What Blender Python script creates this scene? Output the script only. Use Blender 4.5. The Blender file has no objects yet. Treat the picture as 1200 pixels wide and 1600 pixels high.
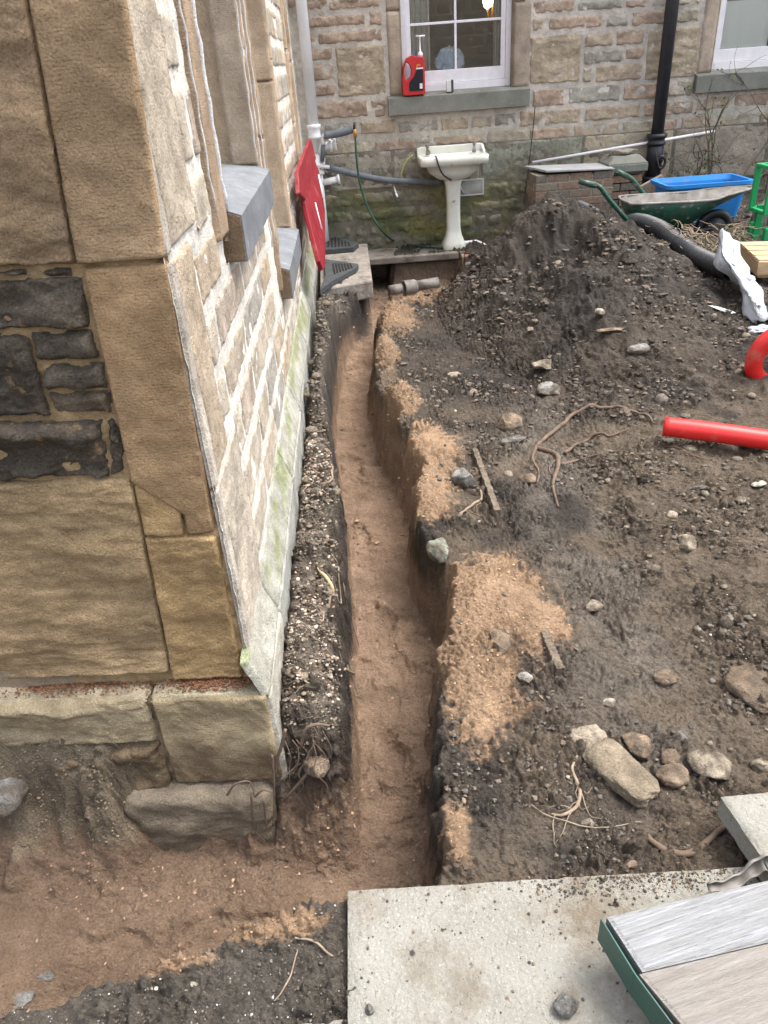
import bpy, math, random
import numpy as np
from mathutils import Vector, Matrix
R = math.radians
rng = np.random.default_rng(7)
random.seed(7)
scene = bpy.context.scene
col = scene.collection

# ------------------------------------------------------------------ camera
F = 1155.0; PITCH = R(31.3); CH = 1.75
_g = np.array([140, 1900.0]); _g /= np.linalg.norm(_g)
cam_d = bpy.data.cameras.new("camera"); cam = bpy.data.objects.new("camera", cam_d); col.objects.link(cam)
cam_d.sensor_fit = 'VERTICAL'; cam_d.sensor_height = 36; cam_d.sensor_width = 27
cam_d.lens = 36 * F / 1600; cam_d.clip_end = 500; cam_d.clip_start = .02
_r0 = np.array([1, 0, 0.]); _u0 = np.array([0, math.sin(PITCH), math.cos(PITCH)])
_rt = _g[1] * _r0 - _g[0] * _u0; _up = _g[0] * _r0 + _g[1] * _u0; _bk = np.cross(_rt, _up)
cam.matrix_world = Matrix(((_rt[0], _up[0], _bk[0], 0), (_rt[1], _up[1], _bk[1], 0), (_rt[2], _up[2], _bk[2], CH), (0, 0, 0, 1)))
scene.camera = cam

# ------------------------------------------------------------------ light
SUN_EL, SUN_AZ = R(66), R(84)      # azimuth measured from +y towards +x
w = bpy.data.worlds.new("World"); scene.world = w; w.use_nodes = True
nt = w.node_tree; sky = nt.nodes.new('ShaderNodeTexSky'); sky.sky_type = 'NISHITA'; sky.sun_disc = False
sky.sun_elevation = SUN_EL; sky.sun_rotation = SUN_AZ; sky.air_density = 1.0; sky.dust_density = 4.0; sky.ozone_density = 1.0
hs = nt.nodes.new('ShaderNodeHueSaturation'); hs.inputs['Saturation'].default_value = .45
nt.links.new(sky.outputs[0], hs.inputs['Color']); nt.links.new(hs.outputs[0], nt.nodes['Background'].inputs[0])
nt.nodes['Background'].inputs[1].default_value = 0.15
sd = bpy.data.lights.new("sun", 'SUN'); sd.energy = 1.1; sd.angle = R(30); sd.color = (1, .96, .9)
sun = bpy.data.objects.new("sun", sd); col.objects.link(sun)
_sv = Vector((math.cos(SUN_EL) * math.sin(SUN_AZ), math.cos(SUN_EL) * math.cos(SUN_AZ), math.sin(SUN_EL)))
sun.rotation_euler = _sv.to_track_quat('Z', 'Y').to_euler(); sun.location = (3, 0, 6)
scene.view_settings.view_transform = 'Standard'; scene.view_settings.look = 'None'
scene.view_settings.exposure = 1.65; scene.view_settings.gamma = 1
scene.cycles.max_bounces = 6

# ------------------------------------------------------------------ photo geometry helpers (points on real planes)
def ray(px, py):
    dx, dy = px - 600, py - 800
    u = dx * _g[1] - dy * _g[0]; v = dx * _g[0] + dy * _g[1]
    return np.array([u / F, math.cos(PITCH) - v / F * math.sin(PITCH), -math.sin(PITCH) - v / F * math.cos(PITCH)])
def aty(px, py, Y): d = ray(px, py); return np.array([0, 0, CH]) + d * (Y / d[1])
def atz(px, py, z): d = ray(px, py); return np.array([0, 0, CH]) + d * ((z - CH) / d[2])
def atplane(px, py, O, N):
    d = ray(px, py); c = np.array([0, 0, CH]); return c + d * (np.dot(np.array(O) - c, N) / np.dot(d, N))

# ------------------------------------------------------------------ numpy noise
_perm = rng.permutation(4096)
def _h(i, j, k): return _perm[(_perm[(_perm[i & 4095] + j) & 4095] + k) & 4095]
_G = rng.normal(size=(4096, 3)); _G /= np.linalg.norm(_G, axis=1)[:, None]
def noise(x, y, z=0.0, s=0):
    x, y, z = np.broadcast_arrays(np.asarray(x, float), np.asarray(y, float), np.asarray(z, float) + 31.7 * s + .37)
    xi, yi, zi = np.floor(x).astype(int), np.floor(y).astype(int), np.floor(z).astype(int)
    xf, yf, zf = x - xi, y - yi, z - zi
    f = lambda t: t * t * t * (t * (t * 6 - 15) + 10)
    u, v, q = f(xf), f(yf), f(zf); r = 0
    for a in (0, 1):
        for b in (0, 1):
            for c in (0, 1):
                g = _G[_h(xi + a, yi + b, zi + c)]
                d = g[..., 0] * (xf - a) + g[..., 1] * (yf - b) + g[..., 2] * (zf - c)
                r = r + d * (u if a else 1 - u) * (v if b else 1 - v) * (q if c else 1 - q)
    return r * 1.6
def fbm(x, y, z=0.0, o=4, s=0, gain=.5):
    r = 0; a = 1
    for k in range(o):
        r = r + a * noise(np.asarray(x) * 2 ** k, np.asarray(y) * 2 ** k, np.asarray(z) * 2 ** k, s + 5 * k); a *= gain
    return r
def ss(t): t = np.clip(t, 0, 1); return t * t * (3 - 2 * t)
def ssr(a, b, x): return ss((x - a) / (b - a))

# ------------------------------------------------------------------ materials
def mat(name, c1=None, c2=None, attr=False, rough=.9, nscale=12, nmix=.35, spots=None, bumps=(), spec=.25, metal=0, wave=None, trans=0, coords='Object', stretch=None, grain=(170, .3), rot=0):
    """procedural material: base colour (or the mesh's own colour attribute) varied by noise, optional spots, bumps"""
    m = bpy.data.materials.new(name); m.use_nodes = True; t = m.node_tree; N = t.nodes; L = t.links
    b = N['Principled BSDF']; b.inputs['Roughness'].default_value = rough; b.inputs['Specular IOR Level'].default_value = spec
    b.inputs['Metallic'].default_value = metal
    if trans: b.inputs['Transmission Weight'].default_value = trans
    tc = N.new('ShaderNodeTexCoord'); vec = tc.outputs[coords]
    if stretch:
        if rot: m0 = N.new('ShaderNodeMapping'); m0.inputs['Rotation'].default_value = (0, 0, rot); L.new(vec, m0.inputs[0]); vec = m0.outputs[0]
        mp = N.new('ShaderNodeMapping'); mp.inputs['Scale'].default_value = stretch; L.new(vec, mp.inputs[0]); vec = mp.outputs[0]
    def noi(scale, det=6, r=.6):
        n = N.new('ShaderNodeTexNoise'); n.inputs['Scale'].default_value = scale; n.inputs['Detail'].default_value = det
        n.inputs['Roughness'].default_value = r; L.new(vec, n.inputs['Vector']); return n.outputs['Fac']
    def rampf(fac, lo, hi):
        mr = N.new('ShaderNodeMapRange'); mr.inputs[1].default_value = lo; mr.inputs[2].default_value = hi; L.new(fac, mr.inputs[0]); return mr.outputs[0]
    def mix(fac, a, bb, mode='MIX'):
        mx = N.new('ShaderNodeMix'); mx.data_type = 'RGBA'; mx.blend_type = mode
        for i, v in ((0, fac), (6, a), (7, bb)):
            if hasattr(v, 'links') or hasattr(v, 'is_linked'): L.new(v, mx.inputs[i])
            else: mx.inputs[i].default_value = v if i == 0 else (*v, 1)
        return mx.outputs[2]
    if attr:
        a = N.new('ShaderNodeAttribute'); a.attribute_name = 'Col'; base = a.outputs['Color']
        k = 1 - nmix; lo = mix(0.0, (k, k, k), (k, k, k)); k2 = 1 + nmix
        f = mix(rampf(noi(nscale), .3, .7), (k, k * .98, k * .95), (k2, k2, k2)); base = mix(1.0, base, f, 'MULTIPLY')
        g1_, g2_ = 1 - grain[1], 1 + grain[1]; f = mix(rampf(noi(grain[0], 5, .75), .32, .68), (g1_, g1_, g1_), (g2_, g2_, g2_)); base = mix(1.0, base, f, 'MULTIPLY')
    else:
        c2 = c2 or tuple(x * (1 - nmix) for x in c1)
        base = mix(rampf(noi(nscale), .32, .68), c2, c1)
    for (c, sc, lo, hi) in (spots or ()):
        base = mix(rampf(noi(sc, 8, .65), lo, hi), base, c)
    L.new(base, b.inputs['Base Color'])
    nrm = None
    for (sc, dist, det) in bumps:
        bp = N.new('ShaderNodeBump'); bp.inputs['Distance'].default_value = dist; bp.inputs['Strength'].default_value = 1
        L.new(noi(sc, det, .65), bp.inputs['Height'])
        if nrm: L.new(nrm, bp.inputs['Normal'])
        nrm = bp.outputs[0]
    if wave:
        wv = N.new('ShaderNodeTexWave'); wv.bands_direction = wave[0]; wv.inputs['Scale'].default_value = wave[1]
        wv.inputs['Distortion'].default_value = wave[3]; wv.inputs['Detail'].default_value = 3; wv.inputs['Detail Scale'].default_value = .6
        L.new(tc.outputs['Object'], wv.inputs[0]); bp = N.new('ShaderNodeBump'); bp.inputs['Distance'].default_value = wave[2]
        L.new(wv.outputs['Fac'], bp.inputs['Height'])
        if nrm: L.new(nrm, bp.inputs['Normal'])
        nrm = bp.outputs[0]
    if nrm: L.new(nrm, b.inputs['Normal'])
    return m
M = {}
M['soil'] = mat('soil', attr=True, rough=.82, nscale=9, nmix=.25, spec=.25, grain=(130, .30), bumps=((28, .03, 8), (110, .014, 8)))
M['stone'] = mat('sandstone', attr=True, rough=.92, nscale=14, nmix=.22, spec=.15, grain=(200, .34), spots=(((.20, .165, .12), 5, .62, .85),), bumps=((26, .022, 10), (150, .007, 6)),)
M['rubble'] = mat('dark_rubble', attr=True, rough=.88, nscale=10, nmix=.3, spec=.2, grain=(150, .4), spots=(((.34, .24, .13), 16, .60, .68), ((.06, .05, .045), 9, .60, .8)), bumps=((22, .03, 10), (120, .01, 6)))
M['tooled'] = mat('tooled_sandstone', attr=True, rough=.92, nscale=7, nmix=.22, spec=.12, grain=(190, .26), spots=(((.24, .18, .12), 4, .60, .85),), bumps=((40, .009, 10), (160, .004, 6)), wave=('Z', 42, .0004, 7))
M['mortar'] = mat('mortar', attr=True, rough=.95, nscale=18, nmix=.16, spec=.1, grain=(220, .22), bumps=((45, .014, 9), (170, .005, 6)))
M['pebble'] = mat('pebble', attr=True, rough=.8, nscale=60, nmix=.2, bumps=((120, .003, 4),))
M['rock'] = mat('rock', attr=True, rough=.9, nscale=22, nmix=.35, spots=(((.07, .055, .04), 9, .55, .72),), bumps=((30, .03, 10), (170, .008, 6)))
M['concrete'] = mat('concrete_flag', (.34, .33, .29), (.25, .24, .205), rough=.95, nscale=4, spots=(((.40, .395, .365), 150, .56, .66), ((.20, .18, .145), 120, .60, .68), ((.19, .16, .12), 3.4, .50, .64), ((.12, .10, .075), 38, .64, .70)), bumps=((90, .010, 8), (14, .010, 4)))
M['sill'] = mat('slate_grey_sill', (.16, .165, .16), (.09, .10, .10), rough=.8, nscale=9, spots=(((.14, .17, .09), 5, .5, .75),), bumps=((60, .004, 6),))
M['rearsill'] = mat('green_grey_sill', (.22, .22, .195), (.14, .145, .12), rough=.85, nscale=5, spots=(((.3, .3, .27), 25, .62, .7),), bumps=((60, .004, 6),))
M['lead'] = mat('blue_grey_sill_paint', (.19, .20, .215), (.12, .13, .14), rough=.75, nscale=8, spots=(((.34, .35, .35), 11, .60, .75), ((.06, .07, .06), 6, .62, .8)), bumps=((40, .004, 6),))
M['whitepaint'] = mat('white_paint', (.78, .76, .78), (.68, .66, .68), rough=.45, spec=.4, bumps=((40, .001, 3),))
M['oldwhite'] = mat('grimy_white', (.70, .70, .66), (.46, .46, .42), rough=.5, nscale=7, spec=.4, spots=(((.2, .18, .13), 14, .64, .75),))
M['ceramic'] = mat('cream_ceramic', (.72, .735, .68), (.62, .62, .53), rough=.22, nscale=5, spec=.5, spots=(((.30, .27, .2), 9, .60, .72),))
M['greypipe'] = mat('grey_foam_lagging', (.16, .18, .20), (.11, .12, .14), rough=.75, nscale=12)
M['whitepipe'] = mat('white_plastic_pipe', (.78, .78, .80), (.66, .66, .67), rough=.45, nscale=4)
M['blackiron'] = mat('black_iron', (.012, .013, .018), (.022, .022, .026), rough=.42, nscale=10, spec=.5, bumps=((60, .002, 4),))
M['blackplastic'] = mat('black_corrugated_plastic', (.02, .022, .028), (.035, .034, .034), rough=.45, nscale=8, spec=.5)
M['red'] = mat('red_plastic', (.55, .018, .022), (.42, .015, .018), rough=.4, nscale=5, spec=.5, spots=(((.45, .13, .10), 16, .62, .75),))
M['duct'] = mat('red_duct', (.70, .022, .02), (.60, .025, .022), rough=.42, nscale=6, spec=.5, spots=(((.46, .16, .12), 9, .54, .70), ((.17, .12, .09), 28, .64, .70)))
M['barrier'] = mat('faded_red_plastic', (.27, .018, .028), (.20, .016, .024), rough=.5, nscale=6, spots=(((.42, .12, .13), 7, .55, .75),))
M['rubber'] = mat('grey_rubber', (.07, .075, .08), (.045, .048, .05), rough=.8, nscale=14)
M['green'] = mat('green_paint', (.006, .075, .045), (.01, .05, .035), rough=.45, nscale=12, spec=.5, spots=(((.05, .085, .06), 7, .5, .7), ((.20, .18, .15), 22, .58, .64)))
M['brightgreen'] = mat('bright_green_plastic', (.012, .36, .12), (.012, .28, .09), rough=.45, nscale=5, spec=.5, spots=(((.10, .20, .10), 12, .58, .7),))
M['hose'] = mat('green_hose', (.012, .07, .045), (.01, .05, .035), rough=.4, nscale=8, spec=.5)
M['yellowhose'] = mat('yellow_green_hose', (.42, .46, .14), (.35, .4, .12), rough=.4)
M['blue'] = mat('blue_plastic', (.015, .24, .68), (.03, .20, .52), rough=.45, nscale=5, spec=.45, spots=(((.10, .22, .40), 8, .55, .7), ((.16, .14, .12), 24, .64, .70)))
M['galv'] = mat('muddy_steel', (.27, .255, .235), (.13, .115, .10), rough=.65, nscale=12, spec=.4, spots=(((.12, .10, .08), 20, .58, .7),))
M['brass'] = mat('orange_brass', (.55, .26, .06), rough=.4, metal=.3)
M['greenmetal'] = mat('dark_green_metal', (.018, .09, .065), (.02, .06, .05), rough=.45, nscale=8, spec=.5, spots=(((.25, .24, .2), 30, .66, .72),))
M['wood'] = mat('weathered_grey_board', (.37, .375, .375), (.27, .27, .265), rough=.85, nscale=8, stretch=(.35, 16, 16), rot=-.24, spots=(((.13, .12, .12), 6, .60, .68), ((.43, .44, .48), 11, .52, .66), ((.10, .095, .10), 14, .66, .70)), bumps=((16, .010, 9),))
M['wood2'] = mat('weathered_brown_board', (.34, .31, .275), (.24, .22, .195), rough=.85, nscale=5, stretch=(.7, 14, 14), rot=-.24, spots=(((.12, .11, .13), 4, .62, .72), ((.38, .37, .365), 9, .55, .7), ((.12, .10, .09), 14, .65, .70)), bumps=((16, .010, 9),))
M['newwood'] = mat('new_timber', (.58, .42, .26), (.42, .28, .15), rough=.8, nscale=5, stretch=(1.5, 12, 12), bumps=((16, .003, 6),))
M['root'] = mat('root_bark', (.19, .135, .10), (.10, .07, .05), rough=.9, nscale=30, bumps=((80, .003, 5),))
M['paleroot'] = mat('pale_root', (.31, .245, .18), (.19, .145, .10), rough=.9, nscale=30, bumps=((80, .003, 5),))
M['bag'] = mat('white_polythene', (.50, .53, .56), (.38, .40, .43), rough=.3, nscale=6, spec=.5, bumps=((14, .02, 6),))
M['bluebag'] = mat('pale_blue_polythene', (.55, .68, .78), (.42, .55, .66), rough=.3, nscale=6, spec=.5, bumps=((20, .02, 6),))
M['whiteshard'] = mat('white_china', (.75, .80, .78), rough=.4, spec=.5)
M['twig'] = mat('grey_twig', (.17, .15, .11), (.09, .08, .06), rough=.9, nscale=30)
M['leaf'] = mat('leaf', (.07, .13, .03), (.04, .07, .02), rough=.7, nscale=30)
M['cap'] = mat('pale_grey_sheet', (.38, .39, .39), (.28, .29, .28), rough=.6, nscale=8)
M['brick'] = mat('brick', attr=True, rough=.9, nscale=40, nmix=.3, bumps=((90, .006, 6),))
M['label'] = mat('black_label', (.02, .022, .03), rough=.35)
M['amber'] = mat('amber_print', (.7, .35, .05), rough=.4)
M['roomwall'] = mat('room_wallpaper', (.50, .47, .40), (.40, .38, .33), rough=.9, nscale=6)
M['curtain'] = mat('white_blind', (.88, .90, .86), (.84, .88, .82), rough=.8, nscale=4)
M['curtain2'] = mat('pale_curtain', (.62, .61, .55), (.5, .49, .44), rough=.85)
M['darkcloth'] = mat('dark_red_cloth', (.09, .02, .025), rough=.8)
M['dark'] = mat('dark_opening', (.02, .018, .015), rough=.9)
M['lampglass'] = mat('lamp_glass', (.8, .7, .4), rough=.3)
_b = M['lampglass'].node_tree.nodes['Principled BSDF']; _b.inputs['Emission Color'].default_value = (1, .85, .5, 1); _b.inputs['Emission Strength'].default_value = 2.0
def glass():
    m = bpy.data.materials.new('window_glass'); m.use_nodes = True; t = m.node_tree; N = t.nodes; L = t.links; N.remove(N['Principled BSDF'])
    tr = N.new('ShaderNodeBsdfTransparent'); tr.inputs[0].default_value = (.98, .985, .98, 1); gl = N.new('ShaderNodeBsdfGlossy'); gl.inputs['Roughness'].default_value = .02
    fr = N.new('ShaderNodeFresnel'); fr.inputs[0].default_value = 1.5; ml = N.new('ShaderNodeMath'); ml.operation = 'MULTIPLY_ADD'; ml.inputs[1].default_value = 1.6; ml.inputs[2].default_value = .03
    mx = N.new('ShaderNodeMixShader'); L.new(fr.outputs[0], ml.inputs[0]); L.new(ml.outputs[0], mx.inputs[0]); L.new(tr.outputs[0], mx.inputs[1]); L.new(gl.outputs[0], mx.inputs[2])
    L.new(mx.outputs[0], N['Material Output'].inputs[0]); return m
M['glass'] = glass()

# ------------------------------------------------------------------ mesh helpers
class MB:
    def __init__(s): s.v = []; s.f = []; s.c = []; s.mi = []; s.n = 0
    def add(s, v, f, c=None, mi=0):
        v = np.asarray(v, float); s.v.append(v); f = np.asarray(f) if len(set(map(len, f))) == 1 else f
        s.f.append((f, s.n)); s.mi.append(np.full(len(f), mi)); s.n += len(v)
        if c is None: c = (1, 1, 1)
        c = np.asarray(c, float)
        s.c.append(np.broadcast_to(c, (len(v), 3)) if c.ndim == 1 else c)
        return s
    def build(s, name, mats, parent=None, smooth=True, bevel=0, sub=0):
        v = np.concatenate(s.v); loops = []; starts = []; tot = []; p = 0
        for f, off in s.f:
            if isinstance(f, np.ndarray):
                k = f.shape[1]; loops.append((f + off).ravel()); starts.append(p + np.arange(len(f)) * k); tot.append(np.full(len(f), k)); p += f.size
            else:
                for q in f: loops.append(np.array(q) + off); starts.append(np.array([p])); tot.append(np.array([len(q)])); p += len(q)
        loops = np.concatenate(loops).astype(np.int32); starts = np.concatenate(starts).astype(np.int32); tot = np.concatenate(tot).astype(np.int32)
        me = bpy.data.meshes.new(name); me.vertices.add(len(v)); me.vertices.foreach_set('co', v.astype(np.float32).ravel())
        me.loops.add(len(loops)); me.loops.foreach_set('vertex_index', loops)
        me.polygons.add(len(starts)); me.polygons.foreach_set('loop_start', starts); me.polygons.foreach_set('loop_total', tot)
        me.polygons.foreach_set('material_index', np.concatenate(s.mi).astype(np.int32))
        me.polygons.foreach_set('use_smooth', np.full(len(starts), smooth))
        me.update(calc_edges=True)
        ca = me.color_attributes.new('Col', 'FLOAT_COLOR', 'POINT'); c = np.concatenate(s.c)
        ca.data.foreach_set('color', np.concatenate([c, np.ones((len(c), 1))], 1).astype(np.float32).ravel())
        for m in (mats if isinstance(mats, (list, tuple)) else [mats]): me.materials.append(M[m] if isinstance(m, str) else m)
        me.validate()
        o = bpy.data.objects.new(name, me); col.objects.link(o)
        if parent is not None: o.parent = parent; o.matrix_parent_inverse = parent_world(parent).inverted()
        if bevel:
            b = o.modifiers.new('bevel', 'BEVEL'); b.width = bevel; b.segments = 2; b.limit_method = 'ANGLE'; b.angle_limit = R(40)
        if sub: b = o.modifiers.new('sub', 'SUBSURF'); b.levels = sub; b.render_levels = sub
        return o
def parent_world(p):
    m = p.matrix_basis.copy()
    if p.parent: m = parent_world(p.parent) @ p.matrix_parent_inverse @ m
    return m
def tag(o, label, cat, group=None, kind=None):
    o['label'] = label; o['category'] = cat
    if group: o['group'] = group
    if kind: o['kind'] = kind
    return o
def empty(name, loc, label, cat, group=None):
    o = bpy.data.objects.new(name, None); col.objects.link(o); o.location = loc; o.empty_display_size = .1
    return tag(o, label, cat, group)
def box(c, s, ax=None):
    """box centred c, full size s, optional axes (3x3 rows = local axes)"""
    s = np.array(s, float) / 2; p = np.array([[x, y, z] for x in (-1, 1) for y in (-1, 1) for z in (-1, 1)], float) * s
    if ax is not None: p = p @ np.array(ax)
    f = [(0, 1, 3, 2), (4, 6, 7, 5), (0, 4, 5, 1), (2, 3, 7, 6), (0, 2, 6, 4), (1, 5, 7, 3)]
    return p + np.array(c), f
def hexa(bot, top):
    v = np.array(list(bot) + list(top), float)
    return v, [(3, 2, 1, 0), (4, 5, 6, 7), (0, 1, 5, 4), (1, 2, 6, 5), (2, 3, 7, 6), (3, 0, 4, 7)]
def catmull(P, n=8):
    P = np.array(P, float); Q = np.vstack([2 * P[0] - P[1], P, 2 * P[-1] - P[-2]]); out = []
    for i in range(1, len(Q) - 2):
        for t in np.linspace(0, 1, n, endpoint=False):
            a, b, c, d = Q[i - 1:i + 3]
            out.append(.5 * (2 * b + (c - a) * t + (2 * a - 5 * b + 4 * c - d) * t * t + (-a + 3 * b - 3 * c + d) * t ** 3))
    return np.array(out + [Q[-2]])
def tube(path, r, n=12, caps=True, closed=False):
    P = np.array(path, float); k = len(P); r = np.broadcast_to(np.asarray(r, float), (k,)) if np.ndim(r) < 1 or len(np.atleast_1d(r)) == k else np.interp(np.linspace(0, 1, k), np.linspace(0, 1, len(r)), r)
    T = np.gradient(P, axis=0)
    if closed: T = np.roll(P, -1, 0) - np.roll(P, 1, 0)
    T /= np.linalg.norm(T, axis=1)[:, None] + 1e-12
    up = np.array([0, 0, 1.]) if abs(T[0][2]) < .9 else np.array([1., 0, 0]); a = np.cross(T[0], up); a /= np.linalg.norm(a); V = []
    for i in range(k):
        a = a - T[i] * np.dot(a, T[i]); a /= np.linalg.norm(a); b = np.cross(T[i], a)
        th = np.linspace(0, 2 * math.pi, n, endpoint=False)
        V.append(P[i] + r[i] * (np.cos(th)[:, None] * a + np.sin(th)[:, None] * b))
    V = np.concatenate(V); f = []
    kk = k if closed else k - 1
    for i in range(kk):
        i2 = (i + 1) % k
        for j in range(n): f.append((i * n + j, i * n + (j + 1) % n, i2 * n + (j + 1) % n, i2 * n + j))
    if caps and not closed:
        V = np.vstack([V, P[0], P[-1]]); c0 = len(V) - 2
        f = [tuple(q) for q in f] + [(c0, (j + 1) % n, j) for j in range(n)] + [(c0 + 1, (k - 1) * n + j, (k - 1) * n + (j + 1) % n) for j in range(n)]
    return V, f
def hollow(path, r, t=.15, n=16):
    """open pipe with a visible bore"""
    P = np.array(path, float); v1, f1 = tube(P, r, n, caps=False); v2, f2 = tube(P, np.asarray(r) * (1 - t), n, caps=False); k = len(P)
    f = [tuple(q) for q in f1] + [tuple(len(v1) + i for i in q[::-1]) for q in f2]
    for e in (0, (k - 1) * n):
        for j in range(n): a, b = e + j, e + (j + 1) % n; f.append((a, b, len(v1) + b, len(v1) + a) if e else (b, a, len(v1) + a, len(v1) + b))
    return np.vstack([v1, v2]), f
def lathe(prof, c, n=24, sx=1, sy=1):
    V = []; f = []
    for (r, z) in prof:
        for j in range(n):
            a = 2 * math.pi * j / n; V.append((c[0] + r * sx * math.cos(a), c[1] + r * sy * math.sin(a), c[2] + z))
    for i in range(len(prof) - 1):
        for j in range(n): f.append((i * n + j, i * n + (j + 1) % n, (i + 1) * n + (j + 1) % n, (i + 1) * n + j))
    return np.array(V), f
def prism(pts, axis0, axis1, depth, O):
    """outline pts (2D) in plane axis0/axis1 from O, extruded by the vector depth"""
    a0, a1, d, O = map(lambda q: np.array(q, float), (axis0, axis1, depth, O)); p = np.array(pts, float)
    A = O + p[:, :1] * a0 + p[:, 1:] * a1; n = len(p); V = np.vstack([A, A + d])
    return V, [tuple(range(n))[::-1], tuple(range(n, 2 * n))] + [(i, (i + 1) % n, n + (i + 1) % n, n + i) for i in range(n)]
def gridfaces(nu, nv):
    i = np.arange((nu - 1) * (nv - 1)); r, c = i // (nv - 1), i % (nv - 1); a = r * nv + c
    return np.stack([a, a + nv, a + nv + 1, a + 1], 1)
_ico = {}
def ico(sub):
    if sub in _ico: return _ico[sub]
    import bmesh
    b = bmesh.new(); bmesh.ops.create_icosphere(b, subdivisions=sub, radius=1); b.verts.ensure_lookup_table()
    v = np.array([q.co[:] for q in b.verts]); f = np.array([[q.index for q in p.verts] for p in b.faces]); b.free(); _ico[sub] = (v, f); return v, f
def blockverts(seed, size, p=7, rough=.05, sub=5, rot=0.):
    v, f = ico(sub); v = v / (np.abs(v) ** p).sum(1)[:, None] ** (1 / p); nn = fbm(v[:, 0] * 1.6 + seed, v[:, 1] * 1.6, v[:, 2] * 1.6, 5, seed % 13)
    v = v * (1 + rough * nn)[:, None]; v[:, 0] *= 1 + .12 * v[:, 1] * math.sin(seed); v[:, 1] *= 1 + .10 * v[:, 0] * math.cos(seed)
    v = v * (np.array(size) / 2); c, s_ = math.cos(rot), math.sin(rot); return v @ np.array([[c, s_, 0], [-s_, c, 0], [0, 0, 1]]), f
def rockverts(seed, size, facets=9, rough=.06, sub=4, rot=None):
    v, f = ico(sub); v = v.copy(); rg = np.random.default_rng(seed)
    for k in range(facets):
        n = rg.normal(size=3); n /= np.linalg.norm(n); d = rg.uniform(.55, .85); e = v @ n - d; v -= np.clip(e, 0, None)[:, None] * n
    v /= np.abs(v).max(0); nn = fbm(v[:, 0] * 2 + seed, v[:, 1] * 2, v[:, 2] * 2, 4, s=seed % 17)
    v = v * (1 + rough * nn)[:, None] * (np.array(size) / 2)
    if rot is not None:
        c, s_ = math.cos(rot), math.sin(rot); v = v @ np.array([[c, s_, 0], [-s_, c, 0], [0, 0, 1]])
    return v, f

# ------------------------------------------------------------------ terrain height
def xw(y): return -.385 - .0175 * (y - 1.65)
Yk = [0, 1.05, 1.3, 1.6, 1.95, 2.25, 2.45, 2.8, 3.3, 3.9, 4.3, 4.85, 5.5, 6.1, 6.7, 7.2, 9]
BL = [-.2, -.2, -.2, -.205, -.20, -.215, -.20, -.225, -.235, -.29, -.325, -.325, -.29, -.24, -.10, -.02, .0]
BR = [.02, .02, .06, .09, .115, .125, .125, .03, -.035, .012, .0, -.04, -.03, 0, .1, .2, .2]
RL = [-.16, -.16, -.16, -.152, -.152, -.165, -.165, -.2, -.25, -.30, -.30, -.26, -.25, -.23, -.12, -.05, .0]
RR = [.09, .09, .10, .125, .18, .27, .26, .17, .21, .13, .045, .03, .06, .13, .25, .3, .3]
_yn = lambda x: np.interp(x, [-3, -.93, -.52, -.3, -.156, .3], [.45, .85, .945, 1.03, 1.075, 1.09])
def blob(x, y, cx, cy, rx, ry, h, p=2): return h * np.exp(-((np.abs((x - cx) / rx)) ** p + (np.abs((y - cy) / ry)) ** p))
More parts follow.
